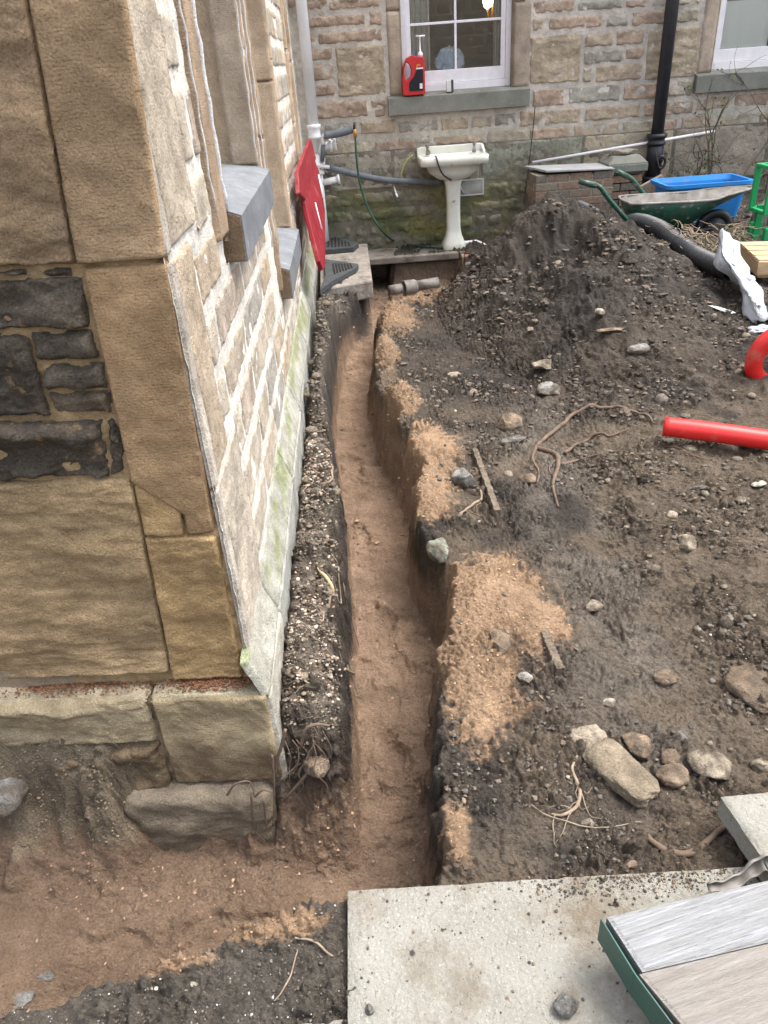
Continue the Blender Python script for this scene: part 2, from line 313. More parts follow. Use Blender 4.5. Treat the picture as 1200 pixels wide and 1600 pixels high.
def fields(x, y):
    x = np.asarray(x, float); y = np.asarray(y, float)
    n1 = fbm(x * 3, y * 3, 0, 3, 1); n2 = fbm(x * 9, y * 9, 0, 3, 2); n3 = fbm(x * 30, y * 30, 0, 3, 3)
    wl, wr = .026 * n2 + .022 * n1, .04 * n2 + .005 * n3 + .03 * noise(x * 2, y * 2.6, 5)
    bl, br, rl, rr = (np.interp(y, Yk, k) for k in (BL, BR, RL, RR))
    rl = np.maximum(rl, bl + .02); rr = np.maximum(rr, br + .03)
    # tray along the wall
    DL = ss((x - (bl - .02) - wl) / (np.minimum(.085, np.abs(rl - bl) + .06) * (1 + .5 * n1) * (1 + .5 * ssr(3.9, 4.4, y)))); DR = ss((rr + .01 + wr - x) / (rr + .01 - br + .02))
    D1 = DL * DR * ssr(1.2, 1.4, y) * (1 - ssr(7.0, 7.35, y + .3 * n1 - .3 * ssr(-.1, .1, x)))
    yn = _yn(x) + .02 * n2
    yf = np.where(x < -.43, 1.63 + .05 * n2, 1.66 + .03 * n2)
    D2 = ss((y - yn) / .055) * ss((np.interp(y, Yk, RR) + .01 + wr - x) / .10) * (1 - ss((y - (yf - .20)) / .20) * (1 - ss((x - bl - .0) / .05)))
    # hollow under the strip's end by the corner
    D2 = np.where((x > -.43) & (x < -.2), np.maximum(D2, .0), D2)
    # far pit under the edging slab
    D3 = ssr(-.02, .12, x + .05 * n2) * (1 - ssr(.9, 1.08, x + .04 * n2 + .25 * np.maximum(0, 7.2 - y))) * ssr(6.2, 6.75, y + .1 * n2) * (1 - ssr(7.98, 8.03, y))
    D3 = D3 * ssr(-1.0, -.55, -(x - (y - 5.8) * .6) )
    D = np.maximum(np.maximum(D1, D2), D3 * .85)
    # undisturbed ground
    B = .012 * n1 + .012 * n2
    B = B + .25 * ssr(1.2, 2.7, x) * ssr(2.2, 5.5, y) + .04 * ssr(.9, 1.5, x) * ssr(1.2, 2.5, y)
    B = B + blob(x, y, 1.45, 1.75, .35, .5, .09) + blob(x, y, 1.45, 4.6, .65, .7, .08)
    # spoil heap
    cx, cy = 1.45, 6.15
    u = np.where(x < cx, (x - cx) / .94, (x - cx) / 1.08); v = np.where(y < cy, (y - cy) / 2.35, (y - cy) / .95)
    r = np.sqrt(u * u + v * v + .018) + .07 * n1 + .025 * n2; heap = .765 * np.clip(1 - r - .05 * np.abs(fbm(x * 2.2, y * 2.2, 0, 4, 97)), 0, 1) ** 1.0
    B = B + heap
    B = B - blob(x + .06 * n2, y + .06 * n2, 1.38, 5.55, .27, .26, .26, 5) - blob(x + .06 * n2, y, 1.52, 5.22, .16, .22, .11, 4) - blob(x, y, 1.12, 5.1, .16, .3, .08, 3)
    B = B + blob(x, y, 1.45, 5.75, .35, .12, .05) + blob(x, y, 2.0, 7.2, .22, .4, .12)
    # strip beside the wall, lumps
    st = (x < rl + .03) & (y > 1.55)
    B = B + st * (.02 + blob(x, y, -.34, 4.15, .10, .22, .17, 2.5) + blob(x, y, -.34, 4.75, .11, .20, .15, 2.5) + blob(x, y, -.34, 5.5, .14, .50, .23, 3) + blob(x, y, -.34, 2.55, .07, .18, .05) + .035 * n2 + .02 * n1 - .03 * ssr(-.28, -.16, x) * (y < 3.8))
    B = B + blob(x, y, -.25, 6.95, .24, .38, .05) * (x < .15)
    B = B + blob(x, y, -.15, 7.1, .3, .35, -.02)
    B = B + .022 * np.abs(fbm(x * 6.5, y * 6.5, 0, 3, 91)) * ssr(.85, 1.2, x) + .075 * np.abs(fbm(x * 4, y * 4, 0, 5, 92, .6)) * np.clip(heap * 5, 0, 1) + .035 * np.abs(fbm(x * 3, y * 3, 0, 4, 98)) * ssr(.9, 1.4, x)
    # sand heaped along the right edge of the trench
    sands = ((.26, 3.35, .12, .32, .08), (.19, 2.98, .10, .22, .08), (.37, 2.16, .17, .24, .09), (.27, 1.82, .11, .26, .05), (.50, 2.02, .10, .12, .03), (.09, 4.95, .08, .28, .13), (.15, 4.08, .10, .22, .14), (.20, 5.8, .13, .34, .12), (.45, 6.35, .22, .2, .08), (.13, 1.23, .035, .07, .02), (-.42, 1.01, .17, .028, .025), (-.60, .945, .12, .022, .015))
    S = 0
    for (a, b, c, d, h) in sands:
        e = np.exp(-(((x - a) / c) ** 2 + ((y - b) / d) ** 2)); S = np.maximum(S, e * 1.6); B = B + h * e
    S = np.maximum(S, 1.1 * np.exp(-((x - .2) / .11) ** 4) * ssr(1.72, 1.85, y) * (1 - ssr(2.38, 2.5, y))); S = np.maximum(S, 1.1 * np.exp(-((x - .15) / .10) ** 4) * ssr(3.0, 3.1, y) * (1 - ssr(3.55, 3.7, y)))
    # old path edging and tyre rut marks
    B = B - .02 * np.exp(-((x - .47 - .02 * n2) / .018) ** 2) * ssr(2.75, 2.85, y) * (1 - ssr(3.35, 3.45, y))
    rutx = .80 + .05 * (y - 2)
    B = B - .035 * np.exp(-((x - rutx - .14) / .09) ** 4) * ssr(2.0, 2.5, y) * (1 - ssr(3.3, 3.7, y)) * (1 + .6 * np.sin(y * 95 + x * 20) * .4)
    bed = np.interp(y, [.5, 1.5, 1.9, 2.3, 3, 4, 7, 9], [-.50, -.50, -.44, -.41, -.40, -.39, -.34, -.34]) + np.interp(x, [-1.2, -.3], [.06, 0])
    bed = bed + .022 * n1 + .014 * n2 + .004 * n3 + .012 * np.abs(fbm(x * 7, y * 4, 0, 3, 37))
    bed = bed - .03 * blob(x, y, .0, 1.32, .13, .08, 1, 4) - .035 * blob(x, y, -.22, 1.42, .12, .06, 1, 4) + .04 * blob(x, y, -.08, 1.55, .16, .03, 1)
    ridge = np.exp(-(fbm(x * 5, y * 5, 0, 3, 31) / .055) ** 2) * ssr(-.1, .3, noise(x * 3, y * 3, 7)); bed = bed - .010 * ridge
    for (a_, b_, c_, d_) in ((.02, 2.28, .10, .10), (-.02, 1.88, .075, .11), (-.05, 2.62, .07, .12), (-.12, 3.3, .06, .15), (-.15, 4.1, .06, .16), (-.55, 1.30, .13, .05), (-.95, 1.25, .14, .05), (-.02, 1.3, .07, .10)):
        rr_ = (np.abs((x - a_ + .05 * n2 + .04 * n1 + (y - b_) * .3) / c_) ** 2 + np.abs((y - b_ + .05 * n2) / d_) ** 2); bed = bed - .016 * ssr(1.1, .5, rr_) + .010 * np.exp(-((rr_ - 1.4) / .4) ** 2) * ssr(-.2, .3, n2)
    # treads / heel marks across the bed
    bed = bed + .006 * np.sin(y * 38 + 3 * n1 + x * 8) * ssr(2, 2.3, y) * (1 - ssr(6.5, 7, y)) * (x > -.12)
    z = B * (1 - D) + bed * D
    # soil bank below the front plinth (under the building line)
    inb = (x < -.44) & (y > 1.36); wb_ = ssr(-.36, -.45, x) * (y > 1.36)
    yb_ = y - .11 * ssr(-.95, -.82, x)
    bank = -.50 + ssr(1.36, 1.58, yb_ + .03 * n2) * .20 + ssr(1.53, 1.60, yb_ + .03 * n1 + .02 * n2) * (.06 + .12 * ssr(-.62, -.80, x)) + ssr(1.56, 1.66, y + .02 * n1) * .14 + .03 * n2 + .012 * n3
    z = z * (1 - wb_) + np.maximum(bank, bed) * wb_
    D = np.where(inb, .55 * (1 - ssr(1.5, 1.6, y)), D)
    # dark hollow with roots by the corner
    hol = blob(x, y, -.345, 1.615, .055, .06, .22, 3) * (x > -.44)
    z = z - hol
    return z, D, S, n1, n2, n3, heap, inb
def HZ(x, y): return fields(x, y)[0]
def onground(px, py, far=9.0, dz=0.0):
    d = ray(px, py); t = np.linspace(.6, far * 1.25, 1600); P = np.array([0, 0, CH]) + t[:, None] * d
    h = HZ(P[:, 0], P[:, 1]) + dz; k = np.argmax(P[:, 2] < h)
    if P[k, 2] >= h[k]: return P[-1]
    return P[k]

def build_ground():
    ys = [.42]
    while ys[-1] < 9.2: ys.append(ys[-1] + .0030 + .0022 * max(ys[-1] - .8, 0))
    ys = [-40, -15, -5, -2, -.5, .1, .3] + ys + [9.6, 11, 15, 30, 60]
    xs = list(np.arange(-.50, .85, .0055)); 
    while xs[-1] < 6: xs.append(xs[-1] + .0055 + .011 * (xs[-1] - .85) * .8)
    xl = [-.50]
    while xl[-1] > -2.2: xl.append(xl[-1] - .0055 - .02 * (-.5 - xl[-1]) * .6)
    xs = [-60, -25, -10, -5, -3] + xl[:0:-1] + xs + [8, 12, 25, 60]
    X, Y = np.meshgrid(xs, ys); nv, nu = X.shape; x = X.ravel(); y = Y.ravel()
    z, D, S, n1, n2, n3, heap, inb = fields(x, y); Z = z.reshape(X.shape)
    P = np.stack([x, y, z], 1).reshape(nv, nu, 3)
    gu = np.gradient(P, axis=1); gv = np.gradient(P, axis=0); Nn = np.cross(gu, gv).reshape(-1, 3); Nn /= np.linalg.norm(Nn, axis=1)[:, None] + 1e-9
    steep = 1 - Nn[:, 2]; far = ssr(9.2, 10, np.abs(y)) + ssr(6, 7, np.abs(x))
    # crumbly relief, displaced along the normal
    cr = np.abs(fbm(x * 28, y * 28, z * 28, 4, 40, .62)); cr2 = fbm(x * 70, y * 70, z * 70, 3, 50, .6)
    bedm = np.maximum(ssr(.75, .98, D) * (steep < .25), .8 * ssr(-.24, -.33, z)); sandy = np.clip(S, 0, 1)
    amp = .021 * (1 - .78 * bedm) * (1 - .25 * ssr(.3, .6, steep)) * (1 - .3 * sandy) * (.45 + .9 * ssr(-.3, .4, n1 + .6 * n2)); stf = 1 - .85 * ssr(.45, .75, steep) * ssr(2.5, 4.5, y); amp = amp * (1 - np.clip(far, 0, 1)) * stf
    dsp = amp * (cr * 1.5 - .5) + .0045 * cr2 * stf * (1 - .45 * bedm) * (1 - np.clip(far, 0, 1))
    V = P.reshape(-1, 3) + Nn * dsp[:, None]
    V[:, 0] = np.where((x < xw(y) + .01) & (y > 1.62), x, V[:, 0])
    # colours of the materials themselves: sand, dark made ground, brown clay
    c_dark = np.array([.056, .048, .040]); c_mid = np.array([.125, .102, .080]); c_brown = np.array([.165, .128, .092])
    c_sand = np.array([.355, .240, .152]); c_bed = np.array([.293, .202, .139]); c_grey = np.array([.13, .125, .115])
    big = fbm(x * 1.3, y * 1.3, 0, 4, 60); k1 = ssr(-.35, .35, big + .5 * n2)
    C = c_dark + (c_mid - c_dark) * k1[:, None]
    br = ssr(-.2, .4, fbm(x * 2, y * 2, 0, 3, 61) + .8 * ssr(.8, 1.4, x) * (1 - ssr(3, 4, y)) + .2); C = C + (c_brown - C) * (br * .75)[:, None]
    hp = np.clip(np.maximum(heap * 5, ssr(3.1, 4.2, y + .5 * n1) * (x > .15) * .8), 0, 1) * .85; C = C + (np.array([.052, .045, .039]) - C) * hp[:, None]
    # compacted old path (greyish brown) between the sand and the spoil
    pth = np.exp(-((x - .78 - .04 * (y - 2)) / .2) ** 4) * ssr(1.2, 1.7, y) * (1 - ssr(3.6, 4.2, y)) * ssr(-.3, .2, n1 + .2)
    C = C + (np.array([.19, .165, .138]) - C) * (pth * .65)[:, None]
    # near bank and the soil right by the trench are dark, gritty
    nb = (1 - ssr(1.02, 1.15, y)) * (x < .0); C = C + (np.array([.11, .098, .083]) - C) * (nb * .8)[:, None]
    rd = np.exp(-((x - .22) / .10) ** 2) * ssr(1.15, 1.3, y) * (1 - ssr(1.7, 1.85, y)); C = C + (np.array([.05, .045, .040]) - C) * (rd * .85)[:, None]
    stp = (x < -.14) & (y > 1.62) & (x > -.6); c_st = np.array([.155, .128, .10]) * (1 - .35 * ss(n2 + .5))[:, None]
    C = np.where((stp & (y < 4.0))[:, None], c_st, C); C = np.where((stp & (y >= 4.0))[:, None], C * .6 + np.array([.05, .048, .044]), C)
    sm = ssr(.22, .62, S * 1.1 + .35 * n2 + .35 * n3 + .12 * fbm(x * 60, y * 60, 0, 2, 93)) * np.clip(S * 5, 0, 1); C = C + (c_sand * (1 + .12 * n3 + .15 * n2)[:, None] - C) * sm[:, None]
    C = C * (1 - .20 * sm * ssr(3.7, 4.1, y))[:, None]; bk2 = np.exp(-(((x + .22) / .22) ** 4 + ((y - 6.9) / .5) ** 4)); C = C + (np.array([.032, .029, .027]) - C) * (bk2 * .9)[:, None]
    # trench faces: sand in most places, a dark band of made ground at the top
    wallm = ssr(.12, .30, D); C2 = c_bed * (1 + .10 * n1 + .08 * n2)[:, None] * (1 - .20 * ssr(-.1, -.5, x))[:, None]
    dk = ssr(.40, .05, np.abs(z + .12) * 2.2) * np.clip(np.exp(-((y - 2.72) / .27) ** 2) + ssr(1.15, 1.25, y) * (1 - ssr(1.65, 1.8, y)) + ssr(3.9, 5, y) * ssr(.0, .35, noise(x * 1.5, y * 2.2, 0, 71) + .1), 0, 1) * (D < .85); C2 = C2 + (np.array([.045, .038, .032]) - C2) * (dk * .9)[:, None]
    lf = (x < np.interp(y, Yk, BL) + .03) & (D < .9) & (y > 1.7); C2 = np.where(lf[:, None], np.array([.072, .060, .050]) * (1 + .5 * n2)[:, None], C2)
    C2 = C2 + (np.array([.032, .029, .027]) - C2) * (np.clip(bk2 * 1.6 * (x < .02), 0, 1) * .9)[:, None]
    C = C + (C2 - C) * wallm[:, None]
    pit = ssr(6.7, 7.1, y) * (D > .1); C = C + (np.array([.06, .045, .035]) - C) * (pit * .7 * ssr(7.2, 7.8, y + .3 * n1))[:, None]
    # bank under the front wall
    bk = np.array([.23, .185, .13]) * (1 + .35 * n2)[:, None]; bk = bk + (c_bed * .8 - bk) * ssr(-.30, -.36, z + .03 * n2)[:, None]
    C = np.where(inb[:, None], bk, C)
    C = np.clip(C, .01, .9)
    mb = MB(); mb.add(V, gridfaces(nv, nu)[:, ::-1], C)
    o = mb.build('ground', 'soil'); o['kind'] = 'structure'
    return o
build_ground()

# ------------------------------------------------------------------ masonry
def stone_patch(mb, O, U, V_, N, quad, colr, relief=.012, cell=.012, seed=0, base=.006, edge=.014, mi=0, stretch=(1, 1), wob=.006, tilt=0, cf=None):
    """one dressed or rough stone: quad = (u0,v0,u1,v1) or 4 corners; face relief fades into a sunk, wobbly edge"""
    if len(quad) == 4 and np.ndim(quad[0]) == 0:
        u0, v0, u1, v1 = quad; q = np.array([(u0, v0), (u1, v0), (u1, v1), (u0, v1)])
    else: q = np.array(quad, float)
    W = max(np.linalg.norm(q[1] - q[0]), .02); H = max(np.linalg.norm(q[3] - q[0]), .02)
    nu = int(min(max(W / cell, 6), 150)) + 1; nv = int(min(max(H / cell, 6), 150)) + 1
    s, t = np.meshgrid(np.linspace(0, 1, nu), np.linspace(0, 1, nv))
    # denser near the edges
    s = s + .06 * np.sin(2 * np.pi * s) * -1; t = t + .06 * np.sin(2 * np.pi * t) * -1
    p = (q[0] * (1 - s)[..., None] + q[1] * s[..., None]) * (1 - t)[..., None] + (q[3] * (1 - s)[..., None] + q[2] * s[..., None]) * t[..., None]
    u, v = p[..., 0], p[..., 1]
    du = np.minimum(s, 1 - s) * W; dv = np.minimum(t, 1 - t) * H
    e = np.minimum(du, dv); rc = .012; e = np.where((du < rc) & (dv < rc), np.maximum(0, rc - np.hypot(rc - du, rc - dv)), e)
    e = e + wob * fbm(u * 18, v * 18, seed * 3.1, 3, seed % 13) * (e < .05)
    hgt = -.012 + (.012 + base) * ss(e / edge + .0) + relief * ss(e / (edge * 2)) * (fbm(u * 7 * stretch[0], v * 7 * stretch[1], seed * 2.3, 5, seed % 11, .55) + .25) + tilt * (t - .5)
    P = np.array(O) + u[..., None] * np.array(U) + v[..., None] * np.array(V_) + hgt[..., None] * np.array(N)
    c = np.asarray(colr, float); k = 1 + .22 * fbm(u * 5, v * 5, seed * 1.7, 4, 9)
    C = c * k[..., None]
    if cf is not None: C = cf(u, v, C)
    C = C.reshape(-1, 3)
    f = gridfaces(nv, nu)
    # orient outwards
    if np.dot(np.cross(U, V_), N) > 0: f = f[:, ::-1]
    mb.add(P.reshape(-1, 3), f, np.clip(C, .01, .95), mi)
def mortar_sheet(mb, O, U, V_, N, rect, colr, cell=.015, amp=.006, mi=2, off=0.0, grad=None):
    u0, v0, u1, v1 = rect; nu = int((u1 - u0) / cell) + 2; nv = int((v1 - v0) / cell) + 2
    u, v = np.meshgrid(np.linspace(u0, u1, nu), np.linspace(v0, v1, nv)); h = off + amp * fbm(u * 16, v * 16, 3, 4, 21)
    P = np.array(O) + u[..., None] * np.array(U) + v[..., None] * np.array(V_) + h[..., None] * np.array(N)
    C = np.array(colr) * (1 + .18 * fbm(u * 4, v * 4, 8, 4, 23))[..., None]
    if grad is not None: C = grad(u, v, C)
    f = gridfaces(nv, nu)
    if np.dot(np.cross(U, V_), N) > 0: f = f[:, ::-1]
    mb.add(P.reshape(-1, 3), f, np.clip(C.reshape(-1, 3), .01, .95), mi)
def courses(u0, u1, v0, v1, seed, hmin=.12, hmax=.24, wmin=.18, wmax=.5, gap=.022):
    rg = random.Random(seed); out = []; v = v0
    while v < v1 - .05:
        h = rg.uniform(hmin, hmax); h = min(h, v1 - v); u = u0 - rg.uniform(0, .1)
        while u < u1 - .03:
            wd = rg.uniform(wmin, wmax)
            if rg.random() < .25 and h > .17:
                k = rg.uniform(.4, .6) * h; W2 = min(u + wd * .6, u1)
                out += [(max(u, u0), v, W2 - gap, v + k - gap), (max(u, u0), v + k, W2 - gap, v + h - gap)]; u += wd * .6
            else: out.append((max(u, u0), v, min(u + wd, u1) - gap, v + h - gap)); u += wd
        v += h
    return [q for q in out if q[2] - q[0] > .04 and q[3] - q[1] > .03]
def cut(sts, holes):
    """clip stones against rectangular openings (drop or shorten)"""
    out = []
    for (a, b, c, d) in sts:
        ok = True
        for (A, B, C_, D_) in holes:
            if a < C_ and c > A and b < D_ and d > B:
                if a < A and c <= C_: c = A
                elif c > C_ and a >= A: a = C_
                elif b < B and d <= D_: d = B
                elif d > D_ and b >= B: b = D_
                else: ok = False
                if c - a < .05 or d - b < .04: ok = False
        if ok: out.append((a, b, c, d))
    return out

# ================================================================== the near stone house (left)
a1 = R(1.0); a4 = R(3.0)
Cn = np.array([-.432, 1.675, 0.])                     # corner arris on the ground
SU = np.array([-math.sin(a1), math.cos(a1), 0]); SN = np.array([math.cos(a1), math.sin(a1), 0]); ZZ = np.array([0, 0, 1.])
FU = np.array([-math.cos(a4), math.sin(a4), 0]); FN = np.array([-math.sin(a4), -math.cos(a4), 0])
house = empty('stone_house', (-1.2, 3.5, 0), 'weathered sandstone house at left with a brown rubble front and pale mortared side wall', 'house')
def fuv(px, py): p = atplane(px, py, Cn, FN) - Cn; return np.array([p @ FU, p[2]])
def suv(px, py): p = atplane(px, py, Cn, SN) - Cn; return np.array([p @ SU, p[2]])
# --- front wall, stones read off the photo as quads on its plane (left x, right x top/bottom, y top/bottom)
fm = MB()
brown = np.array([.45, .32, .195]); ochre = np.array([.47, .325, .165]); ochre2 = np.array([.42, .305, .175]); dkst = np.array([.12, .10, .078]); dk2 = np.array([.17, .135, .095])
def fq(tl, tr, br_, bl_): return [fuv(*bl_), fuv(*br_), fuv(*tr), fuv(*tl)]
fs = [  # quad corners tl,tr,br,bl ; colour ; relief ; material ; stretch
    (fq((34, -60), (186, -60), (259, 405), (120, 414)), brown, .008, 1, (1, 1)),
    (fq((-330, -60), (32, -60), (117, 414), (-330, 425)), np.array([.37, .265, .165]), .012, 0, (.5, 1.6)),
    (fq((130, 418), (260, 410), (337, 835), (205, 752)), np.array([.44, .30, .17]), .006, 1, (1, 1)),
    (fq((207, 755), (272, 752), (290, 838), (225, 838)), ochre, .010, 0, (.6, 1.2)),
    (fq((274, 716), (315, 700), (337, 831), (292, 836)), np.array([.34, .225, .13]), .005, 1, (1, 1)),
    (fq((226, 840), (338, 834), (380, 1058), (270, 1062)), ochre, .012, 0, (.6, 1.2)),
    (fq((-330, 765), (205, 748), (266, 1048), (-330, 1075)), ochre2, .012, 0, (.45, 1.6)),
    (fq((-330, 425), (40, 422), (40, 431), (-330, 437)), dkst, .02, 3, (1, 1)),
    (fq((62, 420), (108, 420), (110, 433), (64, 433)), dkst, .02, 3, (1, 1)),
    (fq((-330, 440), (126, 434), (140, 513), (-330, 520)), dkst, .03, 3, (.6, 1.2)),
    (fq((48, 520), (145, 516), (153, 561), (54, 566)), dkst * 1.1, .025, 3, (.7, 1)),
    (fq((64, 571), (158, 568), (167, 608), (72, 611)), dkst * 1.2, .025, 3, (.7, 1)),
    (fq((76, 614), (170, 612), (176, 648), (84, 650)), dk2, .025, 3, (.7, 1)),
    (fq((-330, 525), (42, 522), (78, 651), (-330, 658)), dkst * .95, .03, 3, (.7, 1.2)),
    (fq((-330, 664), (158, 658), (170, 745), (-330, 762)), dkst * .95, .035, 3, (.6, 1.3)),
    (fq((162, 655), (182, 652), (186, 690), (168, 690)), dkst, .02, 3, (1, 1)),
    (fq((170, 693), (190, 690), (198, 738), (174, 742)), dkst, .02, 3, (1, 1)),
]
for i, (q, c, rl, mi, st) in enumerate(fs):
    stone_patch(fm, Cn, FU, ZZ, FN, q, c, relief=rl, cell=.0075, seed=11 + i, mi=mi, stretch=st, edge=.004 if mi == 1 or i in (1, 3, 5, 6) else .010, wob=.002 if mi == 1 else (.004 if i in (1, 3, 5, 6) else .012), base=.006 if mi == 1 else .004)
for i, q in enumerate(courses(1.35, 3.5, .2, 3.4, 5)): stone_patch(fm, Cn, FU, ZZ, FN, q, [dk2, brown, ochre2][i % 3], relief=.03, cell=.04, seed=60 + i)
for i, q in enumerate(courses(0, 1.35, 2.15, 3.4, 6, .25, .4, .4, .8)): stone_patch(fm, Cn, FU, ZZ, FN, q, brown, relief=.02, cell=.04, seed=160 + i)
mortar_sheet(fm, Cn, FU, ZZ, FN, (.0, -.1, 1.35, 2.2), (.42, .30, .17), cell=.008, amp=.010, off=-.010)
mortar_sheet(fm, Cn, FU, ZZ, FN, (1.35, -.1, 3.5, 3.4), (.36, .27, .17), cell=.05, amp=.008, off=-.008)
mortar_sheet(fm, Cn, FU, ZZ, FN, (.0, 2.2, 1.35, 3.4), (.36, .27, .17), cell=.05, amp=.008, off=-.008)
fm.build('front_wall', ['stone', 'tooled', 'mortar', 'rubble'], house)['label'] = 'brown tooled quoins beside dark rubble, ochre block below'

# --- side wall
W1 = (.86, 1.37, 2.03, 9); W2 = (2.48, .82, 3.55, 9)           # window openings (u0, v0, u1, v1)
sm = MB(); pale = np.array([.54, .48, .395]); pale2 = np.array([.49, .425, .34]); greys = np.array([.41, .385, .34]); buff = np.array([.50, .41, .31])
SH = 3.4
# quoins: each has a pale drafted margin at the arris and a rougher face
qz = [(.17, .83, .42), (.835, 1.405, .27), (1.415, 2.2, .40), (2.21, 2.8, .27), (2.81, 3.4, .4)]
for i, (a, b, L_) in enumerate(qz):
    stone_patch(sm, Cn, SU, ZZ, SN, (.002, a, .062, b), np.array([.55, .50, .43]), relief=.003, cell=.008, seed=200 + i, mi=0, wob=.001, edge=.004, base=.004)
    stone_patch(sm, Cn, SU, ZZ, SN, (.055, a + .004, L_, b - .004), [pale, buff, pale2][i % 3], relief=.006, cell=.010, seed=210 + i, mi=0, wob=.005, edge=.007, base=.003)
holes = [W1, W2, (.66, 1.3, .86, 9), (2.03, .70, 2.48, 9), (3.55, .80, 3.68, 9), (.80, 1.20, 2.06, 1.40), (2.42, .65, 3.62, .86)] + [(0, a, L_ + .02, b) for a, b, L_ in qz]
sts = cut(courses(.0, 6.35, .33, SH, 41, .16, .21, .30, .70, .042), holes)
for i, q in enumerate(sts):
    c = [pale, pale2, greys, buff, pale, np.array([.47, .40, .33])][(i * 7) % 6]
    stone_patch(sm, Cn, SU, ZZ, SN, q, c, relief=.006, cell=.009 if q[0] < 3 else .02, seed=300 + i, mi=0, wob=.007, edge=.006, base=.0005)
def mcol(u, v, C):
    g = ssr(.55, .25, v) * ssr(-.3, .4, fbm(u * 2, v * 5, 0, 3, 77)); return C + (np.array([.34, .37, .24]) - C) * (.7 * g)[..., None]
for (a, b, c, d) in ((0, .15, .80, SH), (.80, .15, 2.06, 1.22), (2.06, .15, 2.44, SH), (2.44, .15, 3.60, .72), (3.60, .15, 6.85, SH)):
    mortar_sheet(sm, Cn, SU, ZZ, SN, (a, b, c, d), (.70, .675, .62), cell=.010 if a < 3 else .02, amp=.004, off=-.003, grad=mcol)
# jamb margins (dressed, tooled) round the two windows
tan = np.array([.40, .30, .21]); tan2 = np.array([.46, .35, .25])
def jamb(u0, u1, v0, v1, c, sd, split=.75):
    v = v0; k = 0
    while v < v1:
        h = split * (1 + .3 * ((sd * 7 + k * 3) % 3 - 1)); stone_patch(sm, Cn, SU, ZZ, SN, (u0, v, u1, min(v + h, v1) - .006), c * (1 + .08 * ((k + sd) % 3 - 1)), relief=.004, cell=.015, seed=sd + k, mi=1, wob=.002, edge=.006, base=.016); v += h; k += 1
jamb(.665, .845, 1.31, SH, tan * .9, 500); jamb(2.035, 2.14, 1.30, SH, tan * .85, 510); jamb(2.36, 2.475, .72, SH, tan * .9, 520); jamb(3.555, 3.67, .82, SH, tan2, 530); jamb(5.35, 5.50, .3, SH, tan2, 540); jamb(5.9, 6.05, .3, SH, tan, 550)
# pale pointing beads beside the jambs
for (u, v0) in ((.665, 1.40), (.853, 1.375), (2.155, 1.0), (2.345, 1.0), (2.02, 1.38)):
    P = [Cn + SU * (u + .003 * math.sin(k * 1.7)) + ZZ * (v0 + k * .05) + SN * (.014 + .003 * math.sin(k * 2.3)) for k in range(int((SH - v0) / .05))]
    v, f = tube(P, .003 if u != .853 else .010, 8); sm.add(v, f, (.66, .66, .67), 2)
# reveals (frontal faces at the far side of each opening)
RV = -SN
for (u1, v0, c) in ((W1[2], 1.385, np.array([.40, .335, .26])), (W2[2], .845, np.array([.46, .36, .26]))):
    O = Cn + SU * u1
    v = v0; k = 0
    while v < SH:
        h = .62 if k % 2 else .85; stone_patch(sm, O, RV, ZZ, -SU, (-.012, v, .105, min(v + h, SH) - .005), c * (1 - .06 * (k % 2)), relief=.003, cell=.012, seed=600 + k, mi=1, wob=.001, edge=.004, base=.004)
        stone_patch(sm, O + SU * .02, RV, ZZ, -SU, (.105, v, .21, min(v + h, SH) - .003), c * .95, relief=.003, cell=.02, seed=620 + k, mi=1, wob=.001, edge=.004, base=.004); v += h; k += 1
    O2 = Cn + SU * (W1[0] if u1 == W1[2] else W2[0])
    stone_patch(sm, O2, RV, ZZ, SU, (-.01, v0 - .1, .2, SH), c, relief=.003, cell=.03, seed=640, mi=1, base=.004)
sm.build('side_wall', ['stone', 'tooled', 'mortar'], house)['label'] = 'pale rubble side wall with broad white mortar joints'
# solid core behind the faces
cm = MB()
def slabuv(u0, u1, v0, v1, d0, d1): 
    p = [Cn + SU * u + SN * d for (u, d) in ((u0, d0), (u1, d0), (u1, d1), (u0, d1))]
    return hexa([q + ZZ * v0 for q in p], [q + ZZ * v1 for q in p])
for (a, b, c, d) in ((.05, .85, -.5, SH), (.85, 2.04, -.5, 1.3), (2.04, 2.47, -.5, SH), (2.47, 3.57, -.5, .8), (3.57, 6.9, -.5, SH)):
    v, f = slabuv(a, b, c, d, -.32, -.028); cm.add(v, f, (.35, .28, .2))
v, f = slabuv(.05, .33, -.5, SH, -3.2, -.35); v = v + FU * 0; cm.add(v, f, (.35, .28, .2))
cm.build('wall_core', 'mortar', house, smooth=False)
